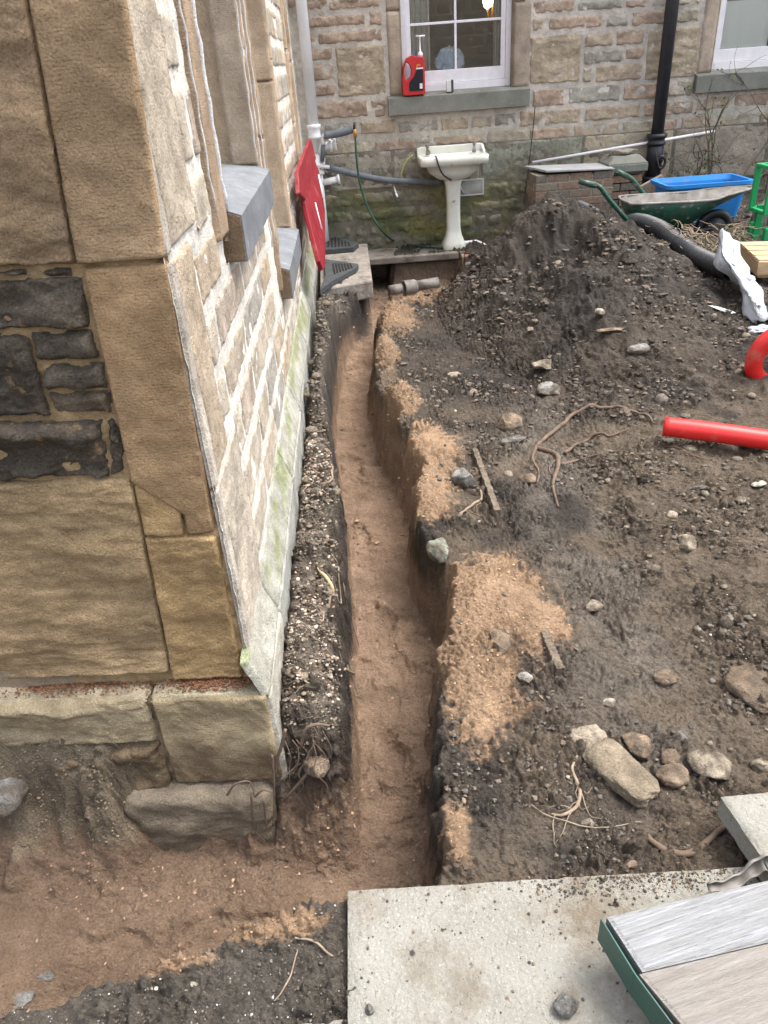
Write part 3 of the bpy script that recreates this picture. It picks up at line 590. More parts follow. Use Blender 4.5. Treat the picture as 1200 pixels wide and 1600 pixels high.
# sills
def sill(u0, u1, ztop, zbot, proj, name, label):
    p = [(.02, ztop + .03), (-.0, ztop + .012)]
    prof = [(-.18, ztop + .045), (.0, ztop + .022), (proj, ztop), (proj, zbot), (-.18, zbot)]
    O = Cn + SU * u0; V = []; n = len(prof)
    mb = MB(); v, f = prism(prof, SN, ZZ, SU * (u1 - u0), O); f = [q[::-1] for q in f]; mb.add(v, f, mi=0)
    # rough brown sawn end facing the yard
    v, f = prism([(.0, ztop + .016), (proj - .004, ztop - .004), (proj - .006, zbot + .006), (-.02, zbot + .005)], SN, ZZ, SU * .004, O - SU * .005); mb.add(v, f, (.24, .175, .115), 1)
    return mb, label
wins = []
for k, (Wn, zt, zb, u0, u1) in enumerate(((W1, 1.36, 1.215, .855, 2.05), (W2, .82, .665, 2.44, 3.60))):
    win = bpy.data.objects.new('window', None); col.objects.link(win); win.parent = house; win.location = Vector(Cn + SU * Wn[0] + ZZ * zt) - house.location
    win.matrix_parent_inverse = Matrix.Identity(4)
    mb, _ = sill(u0, u1, zt, zb, .062, 'sill', ''); mb.build('sill', ['lead', 'stone'], win, smooth=False, bevel=.004)['label'] = 'blue-grey painted sill with a bare brown end'
    fr = MB(); 
    for (a, b, c, d) in ((Wn[0] + .001, Wn[0] + .08, zt + .046, SH), (Wn[2] - .0, Wn[2] - .06, zt + .046, SH), (Wn[0] + .08, Wn[2] - .06, zt + .046, zt + .12), (Wn[0] + .08, Wn[2] - .06, 2.3, 2.36)):
        v, f = slabuv(min(a, b), max(a, b), c, d, -.26, -.212); fr.add(v, f)
    fr.build('sash', 'whitepaint', win, smooth=False, bevel=.004)
    pn = MB(); v, f = slabuv(Wn[0] + .06, Wn[2] - .04, zt + .1, SH, -.242, -.237); pn.add(v, f); pn.build('pane', 'glass', win, smooth=False)
    cu = MB(); v, f = slabuv(Wn[0], Wn[2], zt, SH, -.32, -.30); cu.add(v, f); cu.build('blind', 'roomwall', win, smooth=False)
# plinth: front with a ledge, side with a splay
pm = MB()
def ppatch(O, U, N, quad, c, **k): stone_patch(pm, O, U, ZZ, N, quad, c, **k)
PO = Cn + FN * .062 + SN * .050                     # plinth corner
PY = PO.copy()
gy = np.array([.40, .325, .215])
def puv(px, py): p = atplane(px, py, PO, FN) - PO; return np.array([p @ FU, p[2]])
def pq(tl, tr, br_, bl_): return [puv(*bl_), puv(*br_), puv(*tr), puv(*tl)]
def damp(u, v, C):
    g = ssr(.0, -.12, v + .05 * fbm(u * 6, v * 6, 0, 3, 5)); g2 = np.exp(-((v - .02) / .04) ** 2) * .35; return (C + (np.array([.17, .12, .075]) - C) * (.75 * g)[..., None]) * (1 + g2)[..., None]
stone_patch(pm, PO, FU, ZZ, FN, (.0, -.215, .36, .166), np.array([.37, .30, .19]), relief=.010, cell=.006, seed=701, mi=1, wob=.003, edge=.010, cf=damp)
stone_patch(pm, PO, FU, ZZ, FN, (.37, -.02, 1.7, .166), np.array([.40, .33, .215]), relief=.024, cell=.007, seed=702, mi=0, wob=.008, edge=.012, stretch=(.5, 1.2))
stone_patch(pm, PO, FU, ZZ, FN, (.37, -.25, 1.7, -.025), np.array([.20, .150, .095]), relief=.035, cell=.008, seed=703, mi=0, wob=.02, edge=.02, stretch=(.5, 1.2))
mortar_sheet(pm, PO - FN * .01, FU, ZZ, FN, (0.0, -.26, 1.7, .16), (.26, .2, .13), cell=.01, amp=.01)
# ledge tops: grids lying flat
LD = -FN
stone_patch(pm, PO + ZZ * .160, FU, LD, ZZ, (.0, .0, .36, .075), np.array([.42, .37, .26]), relief=.004, cell=.007, seed=704, mi=0, wob=.002, edge=.006)
stone_patch(pm, PO + ZZ * .160, FU, LD, ZZ, (.37, .0, 1.7, .075), np.array([.50, .42, .30]), relief=.014, cell=.007, seed=705, mi=0, wob=.004, edge=.008)
# side: vertical face then splay up to the wall
stone_patch(pm, PO, SU, ZZ, SN, (.0, -.23, .42, .150), np.array([.44, .42, .36]), relief=.006, cell=.008, seed=706, mi=1, wob=.002, edge=.006)
spd = (-SN * .052 + ZZ * .15); spl = np.linalg.norm(spd); spd = spd / spl; spn = np.cross(SU, spd); spn = spn if spn[2] > 0 else -spn
def moss(u, v, C):
    g = ssr(-.1, .35, fbm(u * 2.5, v * 9, 0, 4, 66)) * ssr(0, .06, v); return C + (np.array([.27, .30, .15]) - C) * (.75 * g)[..., None]
k = 0; u = .0
for L_ in (.42, .95, .8, 1.1, .9, 1.2, 1.3):
    if k: stone_patch(pm, PO, SU, ZZ, SN, (u, -.23, u + L_ - .008, .150), [np.array([.42, .415, .38]), np.array([.36, .36, .33])][k % 2], relief=.005, cell=.012, seed=710 + k, mi=0, wob=.002, edge=.006)
    stone_patch(pm, PO + ZZ * .148, SU, spd, spn, (u, 0, u + L_ - .008, spl), np.array([.40, .395, .34]), relief=.004, cell=.010, seed=730 + k, mi=0, wob=.003, edge=.006, cf=moss)
    u += L_; k += 1
v, f = slabuv(-.05, 6.8, -.5, .13, -.05, .036); pm.add(v, f, (.2, .17, .12), 2)
v = np.array([PO - FN * .02 + FU * a - FN * b + ZZ * c for (a, b, c) in ((.02, 0, -.5), (2.2, 0, -.5), (2.2, .2, -.5), (.02, .2, -.5), (.02, 0, .145), (2.2, 0, .145), (2.2, .2, .145), (.02, .2, .145))]); pm.add(v, hexa(v[:4], v[4:])[1], (.2, .15, .1), 2)
pm.build('plinth', ['stone', 'tooled', 'mortar'], house)['label'] = 'mossy damp plinth course with a dirt covered ledge'
# foundation stone under the corner
v, f = blockverts(5, (.44, .34, .34), 9, .07, 6); v = v + np.array([-.665, 1.725, -.385])
fs_ = MB(); fs_.add(v, f, np.array([.26, .215, .16]) * (1 + .4 * fbm(v[:, 0] * 6, v[:, 1] * 6, v[:, 2] * 6, 4, 3))[:, None])
fs_.build('foundation_stone', 'stone', house)
# brown debris lying on the ledge
dm = MB(); rg = np.random.default_rng(3); iv, if_ = ico(1)
for k in range(1500):
    cl = rg.choice(4, p=[.45, .25, .15, .15]); c0, sp = [(.14, .07), (.68, .10), (.24, .05), (.48, .12)][cl]
    uu = rg.normal(c0, sp); dd = min(abs(rg.normal(0, .024)), .055)
    if uu < .02 or uu > 1.3: continue
    p = PO + FU * uu + LD * (.068 - dd) + ZZ * (.172 + .004 * rg.random()); dm.add(iv * rg.uniform(.0015, .0042) * np.array([1, 1, .6]) + p, if_, np.array([.21, .10, .055]) * rg.uniform(.5, 1.5))
tag(dm.build('debris', 'pebble'), 'reddish brown crumbs strewn along the plinth ledge at the house corner', 'debris', kind='stuff')

# ================================================================== the rear house wall
YR = 8.5; RO = np.array([0, YR, 0.]); RU = np.array([1., 0, 0]); RN = np.array([0, -1., 0])
rear = empty('stone_terrace', (2.5, 8.6, 0), 'pinkish brown coursed stone house across the back of the yard with white sash windows', 'house')
rm = MB(); pink = np.array([.43, .33, .255]); rb = np.array([.42, .345, .26]); rg_ = np.array([.40, .355, .275]); rgy = np.array([.35, .33, .285])
def RP(a, b, c, d):
    l = aty(a, (b + d) / 2, YR); r_ = aty(c, (b + d) / 2, YR); t_ = aty((a + c) / 2, b, YR); bt = aty((a + c) / 2, d, YR); return (l[0], bt[2], r_[0], t_[2])
px_st = [(470, 0, 504, 17), (513, 0, 594, 14), (470, 24, 570, 42), (577, 18, 597, 40), (474, 52, 493, 68), (497, 48, 597, 67), (476, 76, 520, 95), (480, 101, 523, 126), (482, 132, 524, 151),
 (526, 71, 602, 150, 'b'), (490, 158, 575, 185), (580, 156, 603, 183), (508, 190, 559, 212), (563, 188, 618, 209), (482, 222, 582, 243), (586, 219, 650, 240), (622, 188, 685, 206), (689, 184, 732, 203), (736, 181, 769, 200), (773, 177, 806, 196),
 (622, 213, 672, 226), (676, 211, 755, 226), (760, 203, 823, 225), (828, 199, 890, 222), (833, 0, 898, 20), (903, 0, 972, 16), (978, 0, 1014, 12), (1019, 0, 1050, 10), (1056, 0, 1095, 8),
 (832, 28, 849, 48), (857, 25, 942, 45), (948, 22, 981, 42), (987, 17, 1050, 39), (1056, 14, 1093, 35), (828, 55, 908, 130, 'b'), (914, 52, 958, 73), (963, 46, 1007, 70), (911, 78, 972, 99), (977, 75, 1006, 93), (910, 106, 925, 129), (930, 100, 1004, 127),
 (1010, 43, 1092, 123, 'b'), (832, 138, 882, 166), (888, 133, 969, 160), (974, 130, 1030, 156), (1036, 126, 1083, 151), (812, 171, 907, 195), (914, 165, 1000, 187), (1006, 159, 1083, 180), (896, 193, 966, 217), (972, 188, 1024, 213), (1030, 186, 1058, 208), (1064, 180, 1114, 205),
 (1088, 151, 1140, 172), (1147, 146, 1200, 166), (1206, 143, 1270, 163), (1090, 176, 1112, 180), (1119, 178, 1180, 200), (1186, 173, 1250, 196), (1256, 168, 1300, 190)]
occ = []
for i, q in enumerate(px_st):
    big = len(q) > 4; r4 = RP(*q[:4]); occ.append(r4); cc = [pink, rb, rb, rg_, pink * .95, rgy][(i * 5) % 6]
    if q[0] < 620 and q[1] < 160: cc = pink * .95 + .0 * rb
    if q[1] > 180: cc = [rgy, rb, rg_, pink][i % 4]
    if big: cc = np.array([.39, .325, .24])
    stone_patch(rm, RO, RU, ZZ, RN, r4, cc, relief=.015 if not big else .010, cell=.012, seed=800 + i, mi=0, wob=.010, edge=.010, base=.005, stretch=(.5, 1.6) if big else (1, 1))
TOPZ = 2.235; RIGHT = 4.35; RH = 4.6
win1 = (.505, 1.49, 1.590, 3.6); win2 = (3.60, 1.50, 4.62, 3.6)
rholes = [(.30, 1.2, 1.78, 3.8), (3.40, 1.2, 4.85, 3.8)]
for i, q in enumerate(cut(courses(-.62, 7.5, TOPZ, RH, 91, .14, .24, .25, .6, .028), rholes) + cut(courses(4.4, 7.5, .98, TOPZ, 92, .14, .24, .25, .6, .028), rholes)):
    stone_patch(rm, RO, RU, ZZ, RN, q, [pink, rb, rg_][i % 3], relief=.02, cell=.03, seed=900 + i, wob=.014, edge=.016)
def rcol(u, v, C):
    g = ssr(1.25, .95, v) * .35; return C + (np.array([.30, .32, .24]) - C) * g[..., None]
for (a, b, c, d) in ((-.62, .95, .37, RH), (.37, .95, 1.70, 1.27), (1.70, .95, 3.46, RH), (3.46, .95, 4.78, 1.27), (4.78, .95, 7.5, RH), (.37, 3.6, 1.70, RH), (3.46, 3.6, 4.78, RH)):
    mortar_sheet(rm, RO, RU, ZZ, RN, (a, b, c, d), (.54, .495, .44), cell=.018, amp=.006, off=.0, grad=rcol)
# window surrounds: dressed margins
def rj(u0, u1, v0, v1, sd, c):
    v = v0; k = 0
    while v < v1:
        h = .55 if (k + sd) % 2 else .72; stone_patch(rm, RO, RU, ZZ, RN, (u0, v, u1, min(v + h, v1) - .004), c * (1 + .06 * (k % 2)), relief=.003, cell=.03, seed=sd + k, mi=1, wob=.001, edge=.006, base=.012); v += h; k += 1
cm1 = np.array([.40, .33, .26])
rj(.365, .505, 1.44, 3.6, 1000, cm1); rj(1.590, 1.775, 1.44, 3.6, 1010, cm1 * .9); rj(3.44, 3.60, 1.44, 3.6, 1020, cm1 * 1.1); rj(4.62, 4.78, 1.44, 3.6, 1030, cm1)
for (W_, c) in ((win1, cm1 * .75), (win2, cm1 * 1.1)):
    for (x, sgn) in ((W_[0], 1), (W_[2], -1)):
        mb_ = rm; stone_patch(rm, np.array([x, YR - .012, 0]), np.array([0, 1., 0]), ZZ, np.array([sgn, 0, 0.]), (0, 1.44, .17, 3.6), c, relief=.002, cell=.04, seed=1040, mi=1, wob=.001, edge=.004, base=.002)
    stone_patch(rm, RO, RU, ZZ, RN, (W_[0] - .14, 3.6, W_[2] + .14, 3.85), cm1, relief=.004, cell=.05, seed=1050, mi=1)
rm.build('wall', ['stone', 'tooled', 'mortar'], rear)['label'] = 'snecked pinkish stone with pale mortar'
rc = MB()
for (a, b, c, d) in ((-.62, .45, -.3, RH), (.45, 1.65, -.3, 1.40), (1.65, 3.54, -.3, RH), (3.54, 4.68, -.3, 1.4), (4.68, 7.5, -.3, RH), (.45, 1.65, 3.65, RH), (3.54, 4.68, 3.65, RH)):
    v, f = box(((a + b) / 2, YR + .19, (c + d) / 2), (b - a, .33, d - c)); rc.add(v, f, (.33, .28, .22))
rc.build('wall_core', 'mortar', rear, smooth=False)
# base course: render band above mossy rubble
bm_ = MB()
def band(u0, u1, z0, z1, c, sd, seedcol):
    stone_patch(bm_, np.array([0, YR - .028, 0]), RU, ZZ, RN, (u0, z0, u1, z1), c, relief=.012, cell=.02, seed=sd, mi=0, wob=.003, edge=.01, stretch=(.4, .6))
def mossc(u, v, C):
    g = ssr(.95, .25, v) * ssr(2.8, .7, u) * ssr(-.25, .35, fbm(u * 1.7, v * 3, 0, 4, 88) + .12); mc = np.array([.20, .195, .07]) + (np.array([.10, .12, .05]) - np.array([.20, .195, .07])) * ssr(-.2, .3, noise(u * 4, v * 6, 4))[..., None]
    return C + (mc - C) * (.80 * g)[..., None]
xs_ = [-.60, .36, 1.28, 2.35, 3.3, 4.3, 5.4, 7.4]
for i in range(7):
    u0, u1 = xs_[i], xs_[i + 1] - .012
    nuv = 80; base_c = [np.array([.34, .315, .265]), np.array([.33, .31, .255]), np.array([.26, .265, .21]), np.array([.38, .33, .25]), np.array([.33, .29, .24]), np.array([.32, .25, .19]), np.array([.3, .26, .2])][i]
    stone_patch(bm_, np.array([0, YR - .03, 0]), RU, ZZ, RN, (u0, .60 if i < 3 else .45, u1, .965), base_c, relief=.010, cell=.02, seed=1100 + i, mi=0, wob=.002, edge=.008, stretch=(.3, .8), cf=lambda a_, b_, C_: C_ * .6 + mossc(a_, b_, C_) * .4)
rg2 = random.Random(12); v0 = -.15; rows = [(.02, .13), (.14, .28), (.29, .43), (.44, .595)]
for j, (z0, z1) in enumerate(rows):
    u = -.62
    while u < 7.2:
        wd = rg2.uniform(.14, .34) if j < 2 else rg2.uniform(.4, .8); m_ = rg2.random()
        c = np.array([.25, .235, .18]) * (.85 + .35 * m_)
        if j == 0: c = c * .75
        stone_patch(bm_, np.array([0, YR - .03, 0]), RU, ZZ, RN, (u, z0, u + wd - .02, z1 - .012), c, relief=.03, cell=.018, seed=1200 + int(u * 50) + j, mi=0, wob=.016, edge=.02, cf=lambda a_, b_, C_: mossc(a_, b_, C_)); u += wd
mortar_sheet(bm_, np.array([0, YR - .034, 0]), RU, ZZ, RN, (-.62, -.3, 7.5, .97), (.20, .185, .15), cell=.025, amp=.012, grad=mossc)
v, f = box((3.44, YR - .0, .3), (8.12, .03, 1.33)); bm_.add(v, f, (.3, .26, .2), 2)
bm_.build('base_course', ['stone', 'tooled', 'mortar'], rear)['label'] = 'greenish mossy base course below the pale string line'
# upper part: eaves band
ub = MB(); v, f = box((3.4, YR + .1, RH + .1), (8.3, .6, .2)); ub.add(v, f); ub.build('eaves', 'rearsill', rear, smooth=False)
def rear_window(W_, barz, barx, zt=1.49, blind=False):
    win = bpy.data.objects.new('window', None); col.objects.link(win); win.parent = rear; win.location = Vector((W_[0], YR, zt)) - rear.location
    mb = MB(); z0 = W_[1]; yo = YR + .10
    sl = MB(); v, f = prism([(-.075, zt - .06), (-.075, zt - .215), (.15, zt - .215), (.15, zt - .015), (.02, zt - .035)], (0, 1, 0), ZZ, (W_[2] - W_[0] + .34, 0, 0), (W_[0] - .165, YR, 0)); sl.add(v, f)
    so = sl.build('sill', 'rearsill', win, smooth=False, bevel=.006)
    fr = MB()
    def bar(x0, x1, a, b, y0=0., t=.05): v, f = box(((x0 + x1) / 2, yo + y0 + t / 2, (a + b) / 2), (x1 - x0, t, b - a)); fr.add(v, f)
    bar(W_[0] + .001, W_[0] + .05, zt - .03, 3.6, -.02, .09); bar(W_[2] - .05, W_[2] - .001, zt - .03, 3.6, -.02, .09); bar(W_[0] + .05, W_[2] - .05, zt - .03, zt + .035, -.022, .10)
    fr.build('frame', 'whitepaint', win, smooth=False, bevel=.004)
    sa = MB(); fr = sa
    x0, x1 = W_[0] + .052, W_[2] - .052
    bar(x0, x1, zt + .037, zt + .15); bar(x0, x0 + .045, zt + .15, 2.85); bar(x1 - .045, x1, zt + .15, 2.85); bar(x0, x1, 2.85, 2.90)
    for bz in barz: bar(x0 + .045, x1 - .045, bz - .010, bz + .012, .01, .03)
    for bx in barx: bar(bx - .011, bx + .011, zt + .15, 2.85, .008, .034)
    sa.build('sash', 'whitepaint', win, smooth=False, bevel=.003)
    pn = MB(); v, f = box(((x0 + x1) / 2, yo + .028, 2.3), (x1 - x0 - .05, .004, 1.6 - .30 + .2)); pn.add(v, f); v[:, 2] = np.where(v[:, 2] > 2.3, 2.85, zt + .12); pn = MB(); pn.add(v[[0, 1, 5, 4]] if 0 else np.array([[x0, yo + .028, zt + .12], [x1, yo + .028, zt + .12], [x1, yo + .028, 2.87], [x0, yo + .028, 2.87]]), [(0, 1, 2, 3)]); pn.build('pane', 'glass', win, smooth=False)
    rmm = MB()
    X0, X1 = W_[0] - .6, W_[2] + .9
    for c, s_ in (((( X0 + X1) / 2, YR + 2.6, 2.2), (X1 - X0, .05, 2.6)), ((X0, YR + 1.5, 2.2), (.05, 2.2, 2.6)), ((X1, YR + 1.5, 2.2), (.05, 2.2, 2.6)), (((X0 + X1) / 2, YR + 1.5, .95), (X1 - X0, 2.2, .05)), (((X0 + X1) / 2, YR + 1.5, 3.45), (X1 - X0, 2.2, .05))):
        v, f = box(c, s_); rmm.add(v, f)
    rmm.build('room', 'roomwall', win, smooth=False)
    return win
wA = rear_window(win1, (2.035, 2.5), (1.045,)); wB = rear_window(win2, (2.11,), (4.35,))
wA['label'] = 'four-pane white sash with dark glass above the sink'; wB['label'] = 'white sash with a pale blind at the right edge'
# curtains & things seen behind the glass
def curtain(name, x0, x1, z0, z1, y, m, parent, folds=9, amp=.03):
    n = folds * 8; s = np.linspace(0, 1, n); X = x0 + (x1 - x0) * s; Yv = y + amp * np.sin(s * folds * 2 * math.pi); mb = MB()
    v = np.concatenate([np.stack([X, Yv + o_, np.full(n, z)], 1) for (o_, z) in ((0, z0), (0, z1), (.006, z0), (.006, z1))]); f = []
    for i in range(n - 1): f += [(i, i + 1, n + i + 1, n + i), (2 * n + i, 3 * n + i, 3 * n + i + 1, 2 * n + i + 1)]
    mb.add(v, f); return mb.build(name, m, parent)
c1 = curtain('curtain', .52, .80, 1.5, 3.2, YR + .20, 'curtain2', wA, 5); c2 = curtain('curtain', 1.43, 1.60, 1.5, 3.2, YR + .20, 'curtain2', wA, 6)
c3 = curtain('blind', 3.62, 4.19, 1.5, 2.04, YR + .155, 'curtain', wB, 3, .006)
c4 = curtain('blind', 3.62, 4.10, 2.05, 3.2, YR + .165, 'curtain', wB, 3, .006)
def crumple(name, c, size, m, label, cat, seed, group=None):
    v, f = ico(4); nn = np.abs(fbm(v[:, 0] * 2.3 + seed, v[:, 1] * 2.3, v[:, 2] * 2.3, 4, 5)); v = v * (1 - .45 * nn)[:, None] * np.array(size) / 2; v[:, 2] = np.maximum(v[:, 2], -size[2] * .42); v = v + np.array(c)
    mb = MB(); mb.add(v, f); return tag(mb.build(name, m), label, cat, group)
crumple('plastic_bag', (.99, YR + .185, 1.70), (.32, .10, .30), 'bluebag', 'crumpled blue-white carrier bag behind the middle of the sash window', 'bag', 3)
crumple('plastic_bag', (.63, YR + .185, 1.68), (.17, .09, .30), 'bluebag', 'pale plastic bag behind the glass at the left, above the red container', 'bag', 9)
v, f = lathe([(0, 0), (.07, .0), (.06, .2), (.02, .34), (0, .34)], (.66, YR + .38, 1.80), 12); mb = MB(); mb.add(v, f); tag(mb.build('folded_cloth', 'darkcloth'), 'dark red cloth hanging inside the sash window at the left', 'cloth')
LC = aty(771, 10, YR + .60)
lt = empty('chandelier', (LC[0], LC[1], LC[2]), 'glowing glass chandelier inside at the top right of the four-pane window', 'lamp')
for k in range(5):
    a = k * 2 * math.pi / 5; c = (LC[0] + .075 * math.cos(a), LC[1] + .075 * math.sin(a), LC[2]); mb = MB(); v, f = lathe([(0, -.02), (.03, 0), (.045, .05), (.035, .09), (0, .1)], c, 12); mb.add(v, f); mb.build('lamp_shade', 'lampglass', lt)
mb = MB(); v, f = lathe([(0, -.16), (.02, -.14), (.03, -.08), (.012, .02), (.012, .9), (0, .9)], (LC[0], LC[1], LC[2]), 10); mb.add(v, f)
for k in range(5):
    a = k * 2 * math.pi / 5; v, f = tube(catmull([(LC[0], LC[1], (LC[2] - .08)), (LC[0] + .05 * math.cos(a), LC[1] + .05 * math.sin(a), (LC[2] - .10)), (LC[0] + .075 * math.cos(a), LC[1] + .075 * math.sin(a), (LC[2] - .02))], 4), .006, 6); mb.add(v, f)
mb.build('arms', 'brass', lt)
# vent grille
vg = MB(); p0 = aty(716, 283, YR - .05); p1 = aty(755, 303, YR - .05); x0, x1, z0, z1 = 1.055, p1[0], p1[2], p0[2] + .005
y_ = YR - .05
for (c, s_) in ((((x0 + x1) / 2, y_, z1), (x1 - x0 + .012, .014, .012)), (((x0 + x1) / 2, y_, z0), (x1 - x0 + .012, .014, .012)), ((x0, y_, (z0 + z1) / 2), (.012, .014, z1 - z0 - .012)), ((x1, y_, (z0 + z1) / 2), (.012, .014, z1 - z0 - .012))):
    v, f = box(c, s_); vg.add(v, f)
vt = empty('air_vent', ((x0 + x1) / 2, y_, z0), 'pale lattice air vent in the wall just right of the sink pedestal', 'vent'); vg.build('frame', 'oldwhite', vt, smooth=False)
lat = MB(); hh = z1 - z0; ww = x1 - x0; nst = 14
for sgn in (1, -1):
    for k in range(-4, nst):
        a = x0 + ww * k / nst; xa, za, xb, zb = (a, z0, a + hh, z1) if sgn > 0 else (a, z1, a + hh, z0)
        if xa < x0: t_ = (x0 - xa) / hh; xa = x0; za = za + (zb - za) * t_
        if xb > x1: t_ = (x1 - xa) / (xb - xa) if xb > xa else 0; zb = za + (zb - za) * t_; xb = x1
        if xb - xa > .01: v, f = tube([(xa, y_ + .002 * sgn, za), (xb, y_ + .002 * sgn, zb)], .0042, 6); lat.add(v, f)
lat.build('lattice', 'oldwhite', vt); mb = MB(); v, f = box(((x0 + x1) / 2, y_ + .014, (z0 + z1) / 2), (ww, .01, hh)); mb.add(v, f); mb.build('backing', 'dark', vt, smooth=False)

# opposite building behind the camera (closes the yard; shows in the window glass)
ob = MB(); OO = np.array([0, -9., 0])
stl = courses(-6, 9, -.2, 3.6, 33, .22, .34, .35, .8, .03)
for i, q in enumerate(stl): stone_patch(ob, OO, RU, ZZ, np.array([0, 1., 0]), q, [pink, rb, rg_][i % 3], relief=.02, cell=.12, seed=1400 + i)
v, f = box((1.5, -9.2, 1.7), (15, .38, 3.8)); ob.add(v, f, (.45, .40, .36), 1)
tag(ob.build('boundary_wall', ['stone', 'mortar']), 'tall stone wall closing the yard behind the viewer', 'wall')

# ================================================================== yard furniture and services
def G(px, py, dz=0.): return onground(px, py) + np.array([0, 0, dz])
def gz(x, y): return float(HZ(np.array([x]), np.array([y]))[0])
def each(name, m, v_f, parent=None, **k):
    return [one(name, m, [q], parent, **k) for q in v_f]
def one(name, m, v_f, parent=None, **k):
    mb = MB()
    for v, f in v_f: mb.add(v, f)
    return mb.build(name, m, parent, **k)

# --- paving slab in front, its neighbour, the sliver at the edge
def slab(name, quad, ztop, th, label, seed, tilt=(0, 0)):
    """concrete flag with worn, slightly irregular arrises"""
    q = np.array(quad, float); n = 60; m = 40; s, t = np.meshgrid(np.linspace(0, 1, n), np.linspace(0, 1, m))
    p = (q[0] * (1 - s)[..., None] + q[1] * s[..., None]) * (1 - t)[..., None] + (q[3] * (1 - s)[..., None] + q[2] * s[..., None]) * t[..., None]
    L1 = np.linalg.norm(q[1] - q[0]); L2 = np.linalg.norm(q[3] - q[0])
    z = ztop + tilt[0] * (s - .5) + tilt[1] * (t - .5) + .0015 * fbm(p[..., 0] * 12, p[..., 1] * 12, seed, 3)
    e = np.minimum(np.minimum(s, 1 - s) * L1, np.minimum(t, 1 - t) * L2); z = z - .006 * (1 - ss(e / .012)) * (1 + .8 * noise(p[..., 0] * 40, p[..., 1] * 40, seed))
    top = np.stack([p[..., 0], p[..., 1], z], -1).reshape(-1, 3); f = gridfaces(m, n)[:, ::-1]
    mb = MB(); mb.add(top, f if np.cross(q[1] - q[0], q[3] - q[0]) > 0 else f[:, ::-1])
    ring = [j for j in range(n)] + [i * n + n - 1 for i in range(1, m)] + [(m - 1) * n + j for j in range(n - 2, -1, -1)] + [i * n for i in range(m - 2, 0, -1)]
    rt = top[ring]; cen = top.mean(0); out = rt - cen; out[:, 2] = 0; out /= np.linalg.norm(out, axis=1)[:, None]
    lev = []
    for k, d in enumerate(np.linspace(0, th, 6)):
        r_ = rt.copy(); r_[:, 2] -= d; r_ += out * (.003 * noise(rt[:, 0] * 30, rt[:, 1] * 30 + d * 60, seed))[:, None] * (k > 0); lev.append(r_)
    V = np.concatenate(lev); K = len(ring); f = np.array([(k * K + (j + 1) % K, k * K + j, (k + 1) * K + j, (k + 1) * K + (j + 1) % K) for k in range(5) for j in range(K)])
    if np.cross(q[1] - q[0], q[3] - q[0]) < 0: f = f[:, ::-1]
    mb.add(V, f); return tag(mb.build(name, 'concrete'), label, 'slab')
A = atz(543, 1390, .035)[:2]; B_ = atz(1180, 1352, .035)[:2]; Dv = atz(543, 1598, .035)[:2] - A; Dv = Dv / np.linalg.norm(Dv)
slab('paving_slab', [A + Dv * .62, B_ + Dv * .62 + (.02, 0), B_ + (.02, 0), A], .035, .06, 'large speckled pale concrete flagstone at the bottom of the photo beside the trench', 1)
A2 = atz(300, 1601, .02)[:2]; B2 = atz(543, 1590, .02)[:2]
slab('paving_slab', [A2 + (-.3, -.5), B2 + (-.012, -.5), B2 + (-.012, 0), A2 + (-.3, -.03)], .02, .06, 'sliver of pale concrete flag at the bottom edge, left of the large flagstone', 2)
A3 = atz(1127, 1243, .12)[:2]; 
kd = atz(1200, 1352, .12)[:2] - A3; kd = kd / np.linalg.norm(kd); kr = atz(1210, 1234, .12)[:2] - A3; kr = kr / np.linalg.norm(kr)
slab('concrete_kerb', [A3 + kd * .50, A3 + kd * .50 + kr * .30, A3 + kr * .30, A3], .12, .062, 'pale concrete block with rounded corner lying on the soil at the lower right edge', 3, (0, 0))
# bank of soil the block lies on is the ground itself; two bricks prop it
for dd_, lab in ((.12, 'soil covered packing brick under the far corner of the pale concrete block'), (.42, 'soil covered packing brick under the near end of the pale concrete block')):
    pb = MB(); v, f = box((*(A3 + kr * .17 + kd * dd_), .03), (.2, .1, .05)); pb.add(v, f, (.25, .11, .07)); tag(pb.build('packing_brick', 'brick', smooth=False, bevel=.003), lab, 'brick', 'packing bricks under the block')

